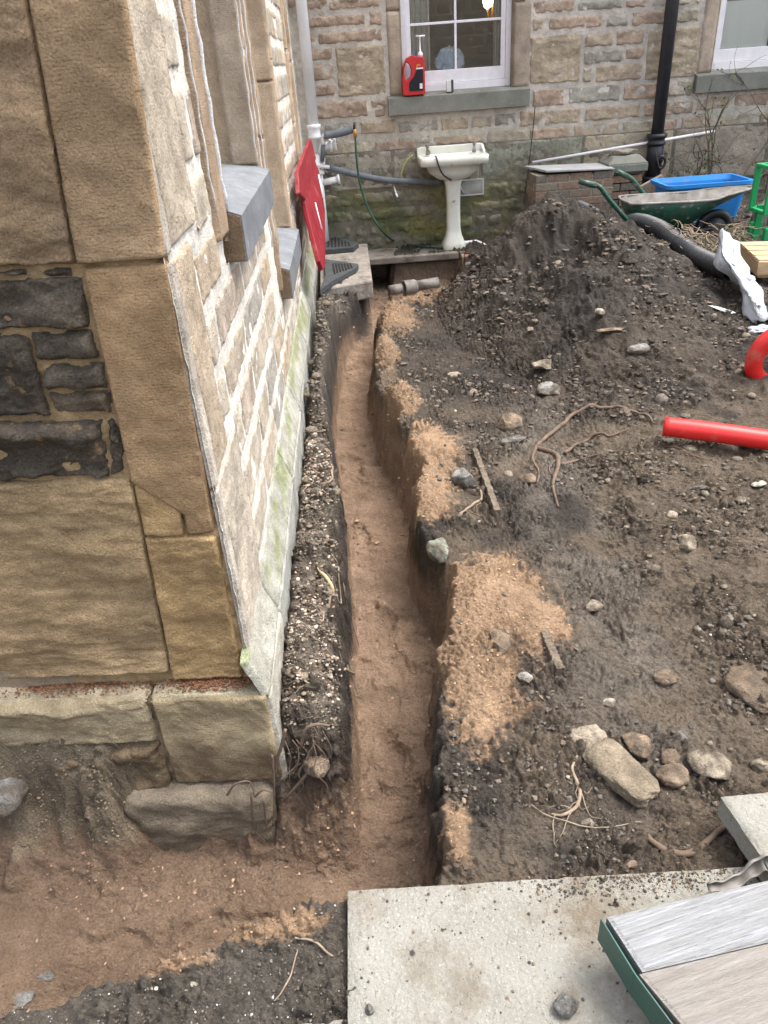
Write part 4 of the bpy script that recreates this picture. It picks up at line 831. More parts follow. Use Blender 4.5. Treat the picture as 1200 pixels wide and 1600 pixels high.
# --- timber boards on a green metal frame, bottom right
bench = empty('workbench', (.45, .75, .04), 'low bench of grey weathered boards in a dark green metal frame on the big flagstone', 'bench')
zt = .20
a_, b_ = atz(948, 1432, zt), atz(1200, 1375, zt); bd = (b_ - a_); bd /= np.linalg.norm(bd); pe = atz(987, 1522, zt) - a_; wdt = np.dot(pe, np.cross(np.array([0, 0, 1.]), bd)); pn_ = np.cross(np.array([0, 0, 1.]), bd) * np.sign(wdt); wdt = abs(wdt)
def board(o0, wdth, m, skew, length=1.1, th=.032, lab=None):
    nb = 50; s = np.linspace(0, 1, nb); V = []; prof = [(0, 0), (0, -th), (wdth, -th), (wdth, 0)]
    P0 = o0; mb = MB(); n1_ = 24
    uu, vv = np.meshgrid(np.linspace(0, length, 120), np.linspace(0, wdth, n1_)); 
    h = -.0025 * np.abs(noise(uu * 2, vv * 45, 3 + skew * 9)) - .0012 * fbm(uu * 6, vv * 90, 5, 2)
    e = np.minimum(np.minimum(vv, wdth - vv), uu + .0); h = h - .004 * (1 - ss(e / .006))
    st_ = skew * vv
    P = P0 + (uu + st_)[..., None] * bd + vv[..., None] * pn_ + h[..., None] * ZZ; f = gridfaces(n1_, 120)
    if np.dot(np.cross(bd, pn_), ZZ) > 0: f = f[:, ::-1]
    mb.add(P.reshape(-1, 3), f)
    c4 = [P0 + skew * 0 * bd, P0 + length * bd, P0 + length * bd + wdth * pn_, P0 + skew * wdth * bd + wdth * pn_]; c4 = [q - ZZ * .003 for q in c4]
    v, f = hexa([q - ZZ * th for q in c4], c4); mb.add(v, f if np.dot(np.cross(bd, pn_), ZZ) > 0 else [t[::-1] for t in f])
    o = mb.build('board', m, bench, smooth=False); o.data.polygons.foreach_set('use_smooth', [False] * len(o.data.polygons)); 
    if lab: o['label'] = lab
    return o
board(a_, wdt, 'wood', .18, lab='silver-grey weathered board with a pink smear')
a2_ = a_ + pn_ * (wdt + .004) + bd * .012 + ZZ * .004
board(a2_, .155, 'wood2', .35, lab='browner board with a dark knot'); board(a2_ + pn_ * .16 + bd * .06, .155, 'wood', .2, lab='grey board at the bottom edge')
fb = []
p0 = a_ - bd * .012 - ZZ * .006; p1 = a2_ - bd * .012 + pn_ * .0 + bd * .03; p2 = a2_ + pn_ * .33 + bd * .10
for (q0, q1) in ((p0, p0 + pn_ * wdt + bd * .018), (p0 + pn_ * wdt + bd * .018, p0 + pn_ * (wdt + .34) + bd * .11)):
    d_ = (q1 - q0); L_ = np.linalg.norm(d_); d_ /= L_; side = np.cross(d_, ZZ); fb.append(box((q0 + q1) / 2 - ZZ * .036, (L_, .004, .078), [d_, side, ZZ]))
    fb.append(box((q0 + q1) / 2 - ZZ * .044 + bd * .018, (L_, .04, .004), [d_, side, ZZ]))
for q in (p0 + pn_ * (wdt + .02) + bd * .12, p0 + pn_ * (wdt + .30) + bd * .12, p0 + pn_ * .02 + bd * 1.05, p0 + pn_ * .4 + bd * 1.1):
    fb.append(box((q[0], q[1], (q[2] + .035) / 2 - .01), (.03, .03, q[2] - .035 - .02)))
each('frame', 'greenmetal', fb, bench, smooth=False, bevel=.001)
mb = MB(); c = a_ + bd * .22 + pn_ * .014
# folded strip of torn grey membrane behind the boards
tp = [atz(1108, 1388, .10), atz(1150, 1378, .09), atz(1188, 1352, .12), atz(1215, 1350, .13)]
tt = catmull([np.array(t) for t in tp], 10); w_ = np.linspace(.0, .022, len(tt)) * (1 + .3 * np.sin(np.arange(len(tt)) * .8)); lo = tt + ZZ * 0; n_ = len(tt)
sm_ = MB(); prof = []
for i, p in enumerate(tt):
    for k, aa in enumerate(np.linspace(-2.2, 1.2, 8)): prof.append(p + np.array([0, 1, 0]) * (.010 + w_[i] * .5) * math.cos(aa) + ZZ * ((.008 + w_[i] * .5) * math.sin(aa) + .004 * math.sin(i * .9)))
sm_.add(np.array(prof), gridfaces(n_, 8)); o = sm_.build('membrane_strip', 'galv'); tag(o, 'curled offcut of grey damp-proof membrane between the boards and the pale block', 'membrane'); md = o.modifiers.new('t', 'SOLIDIFY'); md.thickness = .002

# --- sink on its pedestal
sx, sy = .955, 8.22
sink = empty('pedestal_sink', (sx, sy, 0), 'old cream ceramic wash basin on a pedestal standing outside under the sash window', 'sink')
def basin():
    mb = MB(); n = 64; zr = .905; 
    def ring(hw, hd, z, yo=0., p=5):  # superellipse outline, straight back
        th = np.linspace(0, 2 * math.pi, n, endpoint=False); c, s = np.cos(th), np.sin(th)
        x = hw * np.sign(c) * np.abs(c) ** (2 / p); y = hd * np.sign(s) * np.abs(s) ** (2 / p); return np.stack([sx + x, sy + yo + y, np.full(n, z)], 1)
    R_ = [ring(.09, .08, zr - .235, .0, 2.5), ring(.16, .13, zr - .215, 0, 2.5), ring(.25, .17, zr - .15, 0, 3), ring(.275, .19, zr - .085, 0, 3.5), ring(.345, .225, zr - .075, 0, 8), ring(.345, .225, zr - .005, 0, 8), ring(.338, .218, zr, 0, 8), ring(.318, .198, zr, 0, 7),
          ring(.305, .190, zr - .012, 0, 6), ring(.26, .125, zr - .02, -.045, 3.5), ring(.24, .11, zr - .07, -.045, 3), ring(.15, .07, zr - .13, -.045, 2.5), ring(.03, .03, zr - .14, -.045, 2), ring(.001, .001, zr - .141, -.045, 2)]
    V = np.concatenate(R_); f = [(k * n + j, k * n + (j + 1) % n, (k + 1) * n + (j + 1) % n, (k + 1) * n + j) for k in range(len(R_) - 1) for j in range(n)]
    mb.add(V, f); return mb
bo = basin().build('basin', 'ceramic', sink)
one('splashback', 'ceramic', [prism([(-.345, .87), (.345, .87), (.345, .965), (.30, .975), (-.30, .975), (-.345, .965)], (1, 0, 0), ZZ, (0, .035, 0), (sx, sy + .195, 0)), prism([(0, .0), (.0, .06), (.15, .0)], (0, -1, 0), ZZ, (.03, 0, 0), (sx + .315, sy + .195, .905))], sink, smooth=False, bevel=.008)
ped = MB(); prof = [(.125, 0), (.125, .035), (.115, .06), (.085, .13), (.072, .2), (.070, .45), (.078, .62), (.10, .70), (.10, .73)]
V = []; n = 28
for (r, z) in prof:
    for j in range(n):
        a = 2 * math.pi * j / n; c, s = math.cos(a), math.sin(a); V.append((sx + r * math.copysign(abs(c) ** .55, c), sy + r * math.copysign(abs(s) ** .55, s), z + .004))
ped.add(np.array(V), [(i * n + j, i * n + (j + 1) % n, (i + 1) * n + (j + 1) % n, (i + 1) * n + j) for i in range(len(prof) - 1) for j in range(n)])
ped.build('pedestal', 'ceramic', sink)
for dx in (-.24, .24):
    one('tap', 'galv', [lathe([(0, 0), (.022, 0), (.02, .02), (.013, .04), (.013, .07), (.02, .075), (.02, .085), (0, .09)], (sx + dx, sy + .14, .90), 14), tube(catmull([(sx + dx, sy + .14, .945), (sx + dx * .95, sy + .09, .95), (sx + dx * .92, sy + .06, .925)], 5), [.011, .009, .008], 10), box((sx + dx, sy + .14, .993), (.05, .010, .010)), box((sx + dx, sy + .14, .994), (.010, .05, .010))], sink)
one('strap', 'blackiron', [tube(catmull([(sx - .19, sy - .16, .915), (sx - .185, sy - .232, .912), (sx - .17, sy - .238, .85), (sx - .12, sy - .20, .75), (sx - .03, sy - .14, .685)], 8), .008, 8)], sink)
one('overflow_hole', 'dark', [lathe([(0, 0), (.012, .0), (.012, .004), (0, .004)], (sx, sy - .045, .772), 12)], sink)
wp = MB(); v, f = hollow(catmull([(sx + .10, sy + .02, .035), (sx + .22, sy + .03, .035), (sx + .255, sy + .02, .035), (sx + .30, sy - .13, .03), (sx + .31, sy - .19, .03)], 8), .021, .15, 14); wp.add(v, f)
tag(wp.build('waste_pipe', 'whitepipe'), 'short white plastic waste pipe with an open end at the foot of the sink pedestal', 'pipe')
wt = one('overflow_tube', 'whitepipe', [tube([aty(714, 280, 8.25), aty(725, 304, 8.38)], .007, 8)]); tag(wt, 'thin white tube slanting across the lattice vent behind the sink', 'pipe')

# --- red container with pump and bits on the rear sill
zs = 1.49 - .045
jc = MB(); ctn = empty('soap_container', (.60, 8.46, zs), 'red plastic hand cleaner container with white pump on the rear window sill', 'container')
out = [(-.105, 0), (.095, 0), (.105, .015), (.105, .30), (.095, .32), (.02, .325), (.0, .34), (-.03, .335), (-.075, .315), (-.105, .25), (-.12, .12), (-.115, .01)]
hole = [(-.075, .285), (-.045, .265), (-.025, .215), (-.035, .165), (-.075, .13), (-.095, .16), (-.093, .23)]
import bmesh
def jug():
    b = bmesh.new(); ov = [b.verts.new((p[0], 0, p[1])) for p in out]; hv = [b.verts.new((p[0], 0, p[1])) for p in hole]
    es = [b.edges.new((ov[i], ov[(i + 1) % len(ov)])) for i in range(len(ov))] + [b.edges.new((hv[i], hv[(i + 1) % len(hv)])) for i in range(len(hv))]
    bmesh.ops.triangle_fill(b, edges=es, use_beauty=True); r_ = bmesh.ops.extrude_face_region(b, geom=b.faces[:]); 
    for e in r_['geom']:
        if isinstance(e, bmesh.types.BMVert): e.co.y += .10
    bmesh.ops.recalc_face_normals(b, faces=b.faces); b.verts.index_update(); v = np.array([q.co[:] for q in b.verts]); f = [tuple(x.index for x in p.verts) for p in b.faces]; b.free(); return v, f
v, f = jug(); v = v + np.array([.612, 8.41, zs]); mb = MB(); mb.add(v, f); mb.build('body', 'red', ctn, smooth=False, bevel=.008)
mb = MB(); v, f = prism([(-.055, .035), (.085, .035), (.085, .225), (.03, .225), (-.005, .16), (-.055, .11)], (1, 0, 0), ZZ, (0, -.003, 0), (.612, 8.409, zs)); mb.add(v, [q for q in f]); mb.build('label_panel', 'label', ctn, smooth=False)
each('printed_band', 'whitepaint', [box((.665, 8.4045, zs + .225), (.07, .002, .012)), box((.675, 8.4045, zs + .075), (.028, .002, .045))], ctn, smooth=False)
each('printed_emblem', 'amber', [box((.655, 8.4042, zs + .253), (.035, .002, .014)), box((.64, 8.404, zs + .24), (.012, .002, .02))], ctn, smooth=False)
one('pump', 'whitepaint', [lathe([(0, .0), (.026, 0), (.026, .03), (.013, .045), (.008, .05), (.007, .16), (.012, .165), (.012, .178), (0, .18)], (.68, 8.46, zs + .318), 14), tube([(.645, 8.46, zs + .492), (.73, 8.46, zs + .490)], .008, 8)], ctn)
one('can', 'galv', [])if False else None
cn = empty('small_canister', (.97, 8.47, zs), 'small grey and white canister standing on the rear window sill', 'container')
one('body', 'oldwhite', [box((.955, 8.47, zs + .055), (.045, .05, .10)), ], cn, smooth=False, bevel=.004); one('band', 'rubber', [box((.99, 8.47, zs + .055), (.022, .045, .105))], cn, smooth=False, bevel=.003)

# --- white soil pipe in the corner
sp = empty('soil_pipe', (-.41, 8.33, 0), 'white painted soil pipe with socket and branch in the corner of the yard', 'pipe')
cx_, cy_ = -.418, 8.33
one('pipe', 'whitepipe', [tube([(cx_ + .0, cy_, .02), (cx_, cy_, 1.0)], .046, 20), tube([(cx_, cy_, 1.0), (cx_ + .0, cy_, RH - .1)], .052, 20)], sp)
one('socket', 'whitepipe', [lathe([(.05, 0), (.066, .0), (.068, .02), (.062, .03), (.062, .09), (.07, .10), (.07, .125), (.052, .13)], (cx_, cy_, 1.13), 24)], sp)
one('socket', 'whitepipe', [lathe([(.05, 0), (.064, .0), (.064, .02), (.056, .03), (.056, .07), (.064, .08), (.064, .10), (.05, .105)], (cx_, cy_, .80), 24)], sp)
each('branch', 'whitepipe', [tube(catmull([(cx_, cy_, .98), (cx_ + .06, cy_, 1.04), (cx_ + .15, cy_, 1.06), (cx_ + .20, cy_, 1.065)], 6), .042, 18), tube([(cx_ + .14, cy_, 1.06), (cx_ + .165, cy_, 1.062)], .060, 18), tube([(cx_ + .19, cy_, 1.064), (cx_ + .21, cy_, 1.066)], .060, 18)], sp)
each('branch', 'whitepipe', [tube([(cx_ + .03, cy_, .72), (cx_ + .2, cy_, .74)], .032, 16), tube([(cx_ + .19, cy_, .74), (cx_ + .215, cy_, .743)], .045, 16)], sp)
# lagged water pipe with tee, brass connector, hose
lp = empty('lagged_pipe', (-.2, 8.3, .65), 'grey foam lagged water pipe running from the corner to behind the sink', 'pipe')
q = lambda a, b, Y=8.36: aty(a, b, Y)
each('lagging', 'greypipe', [tube(catmull([q(512, 261), q(545, 270), q(600, 281), q(650, 284), q(692, 284)], 6), .030, 14), tube(catmull([q(507, 212, 8.25), q(525, 209, 8.25), q(545, 204, 8.25), q(551, 201, 8.25)], 5), .036, 14), tube([q(505, 219, 8.27), q(504, 252, 8.3)], .022, 12)], lp)
each('fitting', 'whitepipe', [tube(catmull([q(505, 226, 8.26), q(505, 213, 8.26), q(510, 211, 8.26)], 4), .018, 10), tube([q(498, 260, 8.3), q(515, 261, 8.3)], .018, 10), tube([q(506, 262, 8.3), q(506, 246, 8.3)], .014, 10), tube([q(497, 262, 8.3), q(494, 263, 8.3)], .026, 10)], lp)
one('lever', 'galv', [tube([q(500, 263, 8.28), q(512, 270, 8.24)], .006, 6)], lp)
one('tap_outlet', 'blackiron', [tube([q(553, 203, 8.24), q(554, 191, 8.24)], .012, 8)], lp)
hs_ = empty('garden_hose', (0, 8.2, 0), 'dark green garden hose hanging from the lagged tap and trailing along the slab edge', 'hose')
one('hose', 'hose', [tube(catmull([q(555, 213, 8.22), q(557, 245, 8.2), q(562, 285, 8.19), q(575, 325, 8.17), q(598, 362, 8.14), atz(622, 379, .03), atz(660, 385, .02), atz(700, 387, .02), atz(740, 384, .02), atz(768, 379, .04)], 8), .011, 10)], hs_)
one('connector', 'brass', [tube([q(555, 215, 8.22), q(554, 202, 8.22)], [.017, .020, .016], 12)], hs_)
yh = one('short_hose', 'yellowhose', [tube(catmull([q(645, 242, 8.42), q(635, 252, 8.42), q(628, 268, 8.42), q(627, 278, 8.42)], 6), .008, 8)]); tag(yh, 'short curved yellow-green hose stub beside the left edge of the sink', 'hose')
st_ = one('pipe_stub', 'whitepipe', [tube([q(615, 289, 8.38), q(620, 306, 8.30)], .007, 8), tube([q(619, 303, 8.31), q(621, 308, 8.29)], .012, 8)]); tag(st_, 'thin white plastic pipe stub hanging below the lagged pipe', 'pipe')
dp = one('overflow_pipe', 'whitepaint', [tube([aty(832, 254, 8.40), aty(1117, 205, 8.40)], .014, 10), box(aty(960, 232, 8.43), (.03, .05, .03)), box(aty(1090, 210, 8.43), (.03, .05, .03))]); tag(dp, 'long thin white overflow pipe slanting up the rear wall behind the black downpipe', 'pipe')
wr = one('cable', 'blackiron', [tube(catmull([aty(836, 167, 8.44), aty(833, 200, 8.42), aty(826, 260, 8.42), aty(818, 318, 8.40)], 6), .005, 6)]); tag(wr, 'thin black cable hanging down the rear wall left of the brick pier', 'cable')

# --- cast iron downpipe
ip = empty('iron_downpipe', (3.1, 8.4, 0), 'thick black cast iron downpipe with ornate collar on the rear wall', 'pipe')
tp_, bt_ = aty(1048, 0, 8.38), aty(1021, 285, 8.38); ix = (tp_[0] + bt_[0]) / 2
one('pipe', 'blackiron', [tube([(ix, 8.38, .15), (ix, 8.38, RH - .05)], .062, 22)], ip)
each('collar', 'blackiron', [lathe([(.06, 0), (.092, 0), (.096, .02), (.08, .035), (.085, .06), (.1, .07), (.1, .1), (.062, .105)], (ix, 8.38, .84), 24), lathe([(.06, 0), (.098, 0), (.1, .03), (.08, .04), (.09, .1), (.1, .11), (.1, .14), (.062, .145)], (ix, 8.38, .40), 24), lathe([(.062, 0), (.078, .01), (.082, .2), (.078, .3), (.062, .31)], (ix, 8.38, .54), 24)], ip)
th_ = np.linspace(0, 2 * math.pi, 22, endpoint=False); one('ring_lug', 'blackiron', [tube(np.stack([ix + .045 + .04 * np.cos(th_), np.full(22, 8.295), .68 + .058 * np.sin(th_)], 1), .015, 8, closed=True), box((ix + .045, 8.31, .70), (.03, .03, .03))], ip)

# --- brick pier, its sheet and cap stones
bp = empty('brick_pier', (2.2, 7.95, 0), 'low brown brick wall stub with a sloping stone cap in front of the rear wall', 'wall')
bk = MB(); rgb = random.Random(5); x0, x1 = 1.735, 2.50; yb0, yb1 = 7.86, 8.30; z = -.05; row = 0
bcol = [(.20, .155, .12), (.24, .165, .12), (.17, .15, .125), (.22, .19, .14), (.13, .12, .11), (.27, .18, .13)]
while z < .70:
    u = x0 - (.11 if row % 2 else 0)
    while u < x1 - .02:
        a, b = max(u, x0), min(u + .215, x1); v, f = box(((a + b) / 2, yb0 + .05, z + .0325), (b - a, .102, .065)); v = v + np.array([rgb.uniform(-.003, .003), rgb.uniform(-.004, .004), 0]); bk.add(v, f, bcol[rgb.randrange(6)]); u += .225
    uy = yb0 + .105 + (0 if row % 2 else .05)
    while uy < yb1:
        b = min(uy + .215, yb1); v, f = box((x0 + .05, (uy + b) / 2, z + .0325), (.102, b - uy, .065)); bk.add(v + np.array([rgb.uniform(-.003, .003), 0, 0]), f, bcol[rgb.randrange(6)]); uy += .225
    z += .0755; row += 1
bk.build('brickwork', 'brick', bp, smooth=False, bevel=.004)
mb = MB(); v, f = box(((x0 + x1) / 2, (yb0 + yb1) / 2, .31), (x1 - x0 - .012, yb1 - yb0 - .012, .735)); mb.add(v, f, (.34, .32, .28)); mb.build('joints', 'mortar', bp, smooth=False)
bk = MB(); z = -.05; row = 0
while z < .64:
    for (a, b) in (((2.51, 2.62), (2.63, 2.84)) if row % 2 else ((2.51, 2.72), (2.73, 2.84))):
        v, f = box(((a + b) / 2, 8.06, z + .0325), (b - a, .11, .065)); bk.add(v, f, bcol[rgb.randrange(6)])
    z += .0755; row += 1
bk.build('brickwork', 'brick', bp, smooth=False, bevel=.004)
one('cap_stone', 'rearsill', [hexa([(2.47, 7.95, .655), (2.87, 7.95, .655), (2.87, 8.35, .655), (2.47, 8.35, .655)], [(2.47, 7.95, .73), (2.87, 7.95, .73), (2.87, 8.35, .73), (2.47, 8.35, .73)]), hexa([(2.47, 7.95, .731), (2.87, 7.95, .731), (2.87, 8.35, .731), (2.47, 8.35, .731)], [(2.54, 8.02, .80), (2.80, 8.02, .80), (2.80, 8.28, .80), (2.54, 8.28, .80)])], bp, smooth=False, bevel=.01)
cs = MB(); v, f = rockverts(77, (.3, .2, .06), 6, .1, 3); cs.add(v + np.array([2.66, 8.12, .825]), f, (.3, .27, .22)); cs.build('cap_fragment', 'rock', bp)
sh = one('sheet_lid', 'cap', [hexa([(1.83, 7.84, .722), (2.50, 7.84, .705), (2.50, 8.3, .705), (1.70, 8.3, .722)], [(1.83, 7.84, .742), (2.50, 7.84, .718), (2.50, 8.3, .718), (1.70, 8.3, .742)])], smooth=False, bevel=.003); tag(sh, 'pale grey flat sheet lying on top of the low brick wall', 'sheet')
br_ = MB()
v, f = box((0, 0, 0), (.215, .05, .215)); ang = R(25); v = v @ np.array([[math.cos(ang), 0, math.sin(ang)], [0, 1, 0], [-math.sin(ang), 0, math.cos(ang)]]); pz = aty(1022, 298, 7.7); br_.add(v + pz, f, (.27, .22, .17)); tag(br_.build('broken_tile', 'brick', smooth=False, bevel=.006), 'tilted square buff tile propped between the brick wall and the downpipe', 'tile')

# --- wheelbarrow
wb = empty('wheelbarrow', (2.7, 6.5, .25), 'dark green wheelbarrow with mud-splashed tray standing behind the spoil heap', 'wheelbarrow')
Yb = 6.6; bx = lambda px, py, Y=Yb: aty(px, py, Y)
rimL = bx(990, 318, 6.45); rimR = bx(1186, 305, 6.45)
x0, x1 = rimL[0], rimR[0]; zr = (rimL[2] + rimR[2]) / 2 - .01
def tray():
    ys0, ys1 = 6.42, 6.86; n = 10
    top = [(x0, ys0 + .06, zr), (x0 + .07, ys0, zr + .01), (x0 + .60, ys0 - .01, zr - .0), (x0 + .78, ys0 + .04, zr + .02), (x1, ys0 + .17, zr + .04), (x1, ys1 - .17, zr + .04), (x0 + .78, ys1 - .04, zr + .02), (x0 + .60, ys1 + .01, zr), (x0 + .07, ys1, zr + .01), (x0, ys1 - .06, zr)]
    bot = [(x0 + .05, ys0 + .12, zr - .13), (x0 + .12, ys0 + .09, zr - .20), (x0 + .40, ys0 + .09, zr - .235), (x0 + .50, ys0 + .10, zr - .21), (x0 + .62, ys0 + .17, zr - .13), (x0 + .62, ys1 - .17, zr - .13), (x0 + .50, ys1 - .10, zr - .21), (x0 + .40, ys1 - .09, zr - .235), (x0 + .12, ys1 - .09, zr - .20), (x0 + .05, ys1 - .12, zr - .13)]
    top, bot = np.array(top), np.array(bot); mid = top * .5 + bot * .5; c = bot.mean(0)
    V = np.vstack([top, mid, bot, c[None]]); f = []
    for k in range(2):
        for j in range(n): f.append((k * n + j, (k + 1) * n + j, (k + 1) * n + (j + 1) % n, k * n + (j + 1) % n))
    f += [(2 * n + j, 3 * n, 2 * n + (j + 1) % n) for j in range(n)]
    return V, f, top, n
V, f, top, n = tray(); mb = MB(); mb.add(V, f); o = mb.build('tray', 'green', wb); sd_ = o.modifiers.new('s', 'SOLIDIFY'); sd_.thickness = .006; sd_.offset = 1
# inside lining is muddy bare steel
mb = MB(); cc = top.mean(0); V2 = V.copy(); V2[:, :2] = cc[:2] + (V2[:, :2] - cc[:2]) * .985; V2[:, 2] += .004; mb.add(V2, [t[::-1] for t in f]); mb.build('tray_lining', 'galv', wb)
rp = np.vstack([top]); one('rim', 'galv', [tube(np.array(catmull(list(top) + [top[0]], 4))[:-1], .011, 8, closed=True)], wb)
for yy, pa in ((6.42, [(908, 284), (935, 291), (952, 312), (985, 350), (999, 366)]), (6.90, [(964, 268), (985, 278), (1000, 296), (1014, 314)])):
    P = [bx(a, b, yy) for a, b in pa]; P2 = list(P)
    if yy > 6.5: P2 = P + [P[-1] + np.array([.10, 0.02, -.12])]
    else: P2 = P + [P[-1] + np.array([.3, .02, -.04])]
    one('handle', 'green', [tube(catmull(P2, 6), .019, 12)], wb); one('grip', 'green', [tube([P[0] - (P[1] - P[0]) * .1, P[0] + (P[1] - P[0]) * .85], .023, 12)], wb)
for yy in (6.48, 6.86): one('leg', 'blackiron', [tube(catmull([(x0 + .33, yy, zr - .2), (x0 + .36, yy, zr - .3), (x0 + .36, yy, .23)], 5), .015, 10)], wb)
each('frame', 'blackiron', [tube([(x0 + .3, 6.50, zr - .24), (x0 + .80, 6.60, zr - .27)], .014, 8), tube([(x0 + .3, 6.86, zr - .24), (x0 + .80, 6.74, zr - .27)], .014, 8), tube([(x0 + .80, 6.58, zr - .27), (x0 + .80, 6.78, zr - .27)], .01, 8)], wb)
wh = empty('w', (0, 0, 0), '', ''); bpy.data.objects.remove(wh)
th_ = np.linspace(0, 2 * math.pi, 32, endpoint=False); wc = np.array([x0 + .80, 6.67, gz(x0 + .8, 6.67) + .0])
ty = one('wheel', 'blackplastic', [tube(np.stack([wc[0] + .135 * np.cos(th_), np.full(32, wc[1]), wc[2] + .135 * np.sin(th_)], 1), .035, 12, closed=True)], wb)
one('rim', 'blackiron', [tube([wc - (0, .03, 0), wc + (0, .03, 0)], .1, 20)], ty)

# --- blue tub behind the barrow
tb0, tb1 = aty(1043, 275, 7.35), aty(1172, 303, 6.95)
def tub():
    x0, x1, y0, y1, zt = 2.76, 3.56, 7.10, 7.60, .63; mb = MB(); t = .012
    def ringr(dx, z, r=.06, n=8):
        P = []
        for (cx, cy, a0) in ((x1 - dx - r, y1 - dx - r, 0), (x0 + dx + r, y1 - dx - r, 90), (x0 + dx + r, y0 + dx + r, 180), (x1 - dx - r, y0 + dx + r, 270)):
            for k in range(n): a = R(a0 + 90 * k / (n - 1)); P.append((cx + r * math.cos(a), cy + r * math.sin(a), z))
        return P
    lv = [ringr(.10, .10), ringr(.035, zt - .03), ringr(.03, zt - .03), ringr(0, zt - .03), ringr(0, zt), ringr(.028, zt), ringr(.045, zt - .04), ringr(.112, .115)]
    V = np.array(sum(lv, [])); K = len(lv[0]); f = [(k * K + j, k * K + (j + 1) % K, (k + 1) * K + (j + 1) % K, (k + 1) * K + j) for k in range(len(lv) - 1) for j in range(K)]
    f = [tuple(q) for q in f] + [tuple(range(K))[::-1], tuple((len(lv) - 1) * K + j for j in range(K))]
    mb.add(V, f); return mb
tbE = empty('storage_tub', (3.1, 7.2, .1), 'bright blue rectangular plastic tub behind the wheelbarrow', 'tub')
tub().build('tub', 'blue', tbE, smooth=False)
each('hand_slot', 'dark', [box((2.85, 7.105, .58), (.05, .012, .025)), box((3.49, 7.105, .58), (.05, .012, .025))], tbE, smooth=False, bevel=.004)

# --- grey boulder / leaning slab, green crate, timber pallet at the right edge
bd_ = MB(); c = aty(1196, 350, 6.75); v, f = rockverts(31, (.75, .35, .95), 7, .06, 4); bd_.add(v + c + np.array([.12, 0, -.1]), f, np.array([.20, .185, .17])); tag(bd_.build('boulder', 'rock'), 'large dark grey stone slab leaning behind the wheelbarrow at the right edge', 'stone')
gc = empty('plastic_crate', tuple(aty(1210, 380, 6.1)), 'bright green slotted plastic crate cut off by the right edge of the photo', 'crate')
g0 = aty(1192, 262, 6.1); g1 = aty(1183, 338, 6.1); g2 = aty(1190, 375, 6.1)
gx, gt, gb = (g0[0] + g1[0]) / 2 + .06, g0[2], g1[2]
fr = []
for (c, s_) in (((gx + .02, 6.1, (gt + gb) / 2), (.045, .03, gt - gb)), ((gx + .25, 6.1, gb + .015), (.45, .03, .035)), ((gx + .25, 6.1, gt - .015), (.45, .03, .03)), ((gx + .5, 6.1, (gt + gb) / 2), (.045, .03, gt - gb)),
    ((gx + .02, 6.35, (gt + gb) / 2), (.045, .03, gt - gb)), ((gx + .5, 6.35, (gt + gb) / 2), (.045, .03, gt - gb)), ((gx + .02, 6.225, gt - .015), (.04, .22, .03)), ((gx + .5, 6.225, gt - .015), (.04, .22, .03)), ((gx + .02, 6.225, gb + .015), (.04, .22, .03)), ((gx + .25, 6.35, gb + .015), (.45, .03, .035)), ((gx + .25, 6.35, gt - .015), (.45, .03, .03))): fr.append(box(c, s_))
one('frame', 'brightgreen', fr, gc, smooth=False, bevel=.006)
one('slats', 'brightgreen', [box((gx + .075 + k * .04, 6.1, (gt + gb) / 2), (.014, .012, gt - gb - .06)) for k in range(10)] + [box((gx + .26, 6.1, gb + (gt - gb) * k / 6), (.44, .01, .008)) for k in range(1, 6)], gc, smooth=False)
each('foot', 'brightgreen', [box((gx + .08, 6.1, (g2[2] + gb) / 2 - .05), (.10, .05, .10)), box((gx + .08, 6.35, (g2[2] + gb) / 2 - .05), (.10, .05, .10))], gc, smooth=False, bevel=.01)
each('post', 'brightgreen', [box((gx + .085, 6.12, (g2[2] + gb) / 2), (.05, .03, abs(gb - g2[2]) + .08)), box((gx + .085, 6.33, (g2[2] + gb) / 2), (.05, .03, abs(gb - g2[2]) + .08))], gc, smooth=False)
pl = empty('timber_pallet', tuple(aty(1200, 420, 5.3)), 'pale new timber pallet at the right edge behind the polythene bag', 'pallet')
pa = aty(1157, 382, 5.55); pzt = pa[2]; px0 = pa[0]
pc1 = aty(1168, 398, 5.3); 
ax = [np.array([.97, -.2, 0]), np.array([.2, .97, 0]), ZZ]; ax = [a / np.linalg.norm(a) for a in ax]
for k in range(4): one('deck_board', 'newwood', [box(np.array([px0, 5.55, pzt]) + ax[0] * .55 - ax[1] * (.02 + k * .145), (1.1, .12, .02), ax)], pl, smooth=False, bevel=.002)
for k in range(3): one('bearer', 'newwood', [box(np.array([px0, 5.55, pzt - .062]) + ax[0] * (.05 + k * .5) - ax[1] * .23, (.07, .56, .10), ax)], pl, smooth=False, bevel=.003)
one('bearer', 'newwood', [box(np.array([px0, 5.55, pzt - .045]) + ax[0] * .55 - ax[1] * .525, (1.1, .022, .09), ax)], pl, smooth=False, bevel=.003)
bb = MB(); v, f = rockverts(44, (.5, .4, .22), 5, .2, 4); bb.add(v + np.array([px0 + .35, 5.35, pzt - .22]), f, np.array([.30, .15, .07])); tag(bb.build('clay_lump', 'soil'), 'orange-brown lump of clay under the timber pallet at the right edge', 'soil lump')
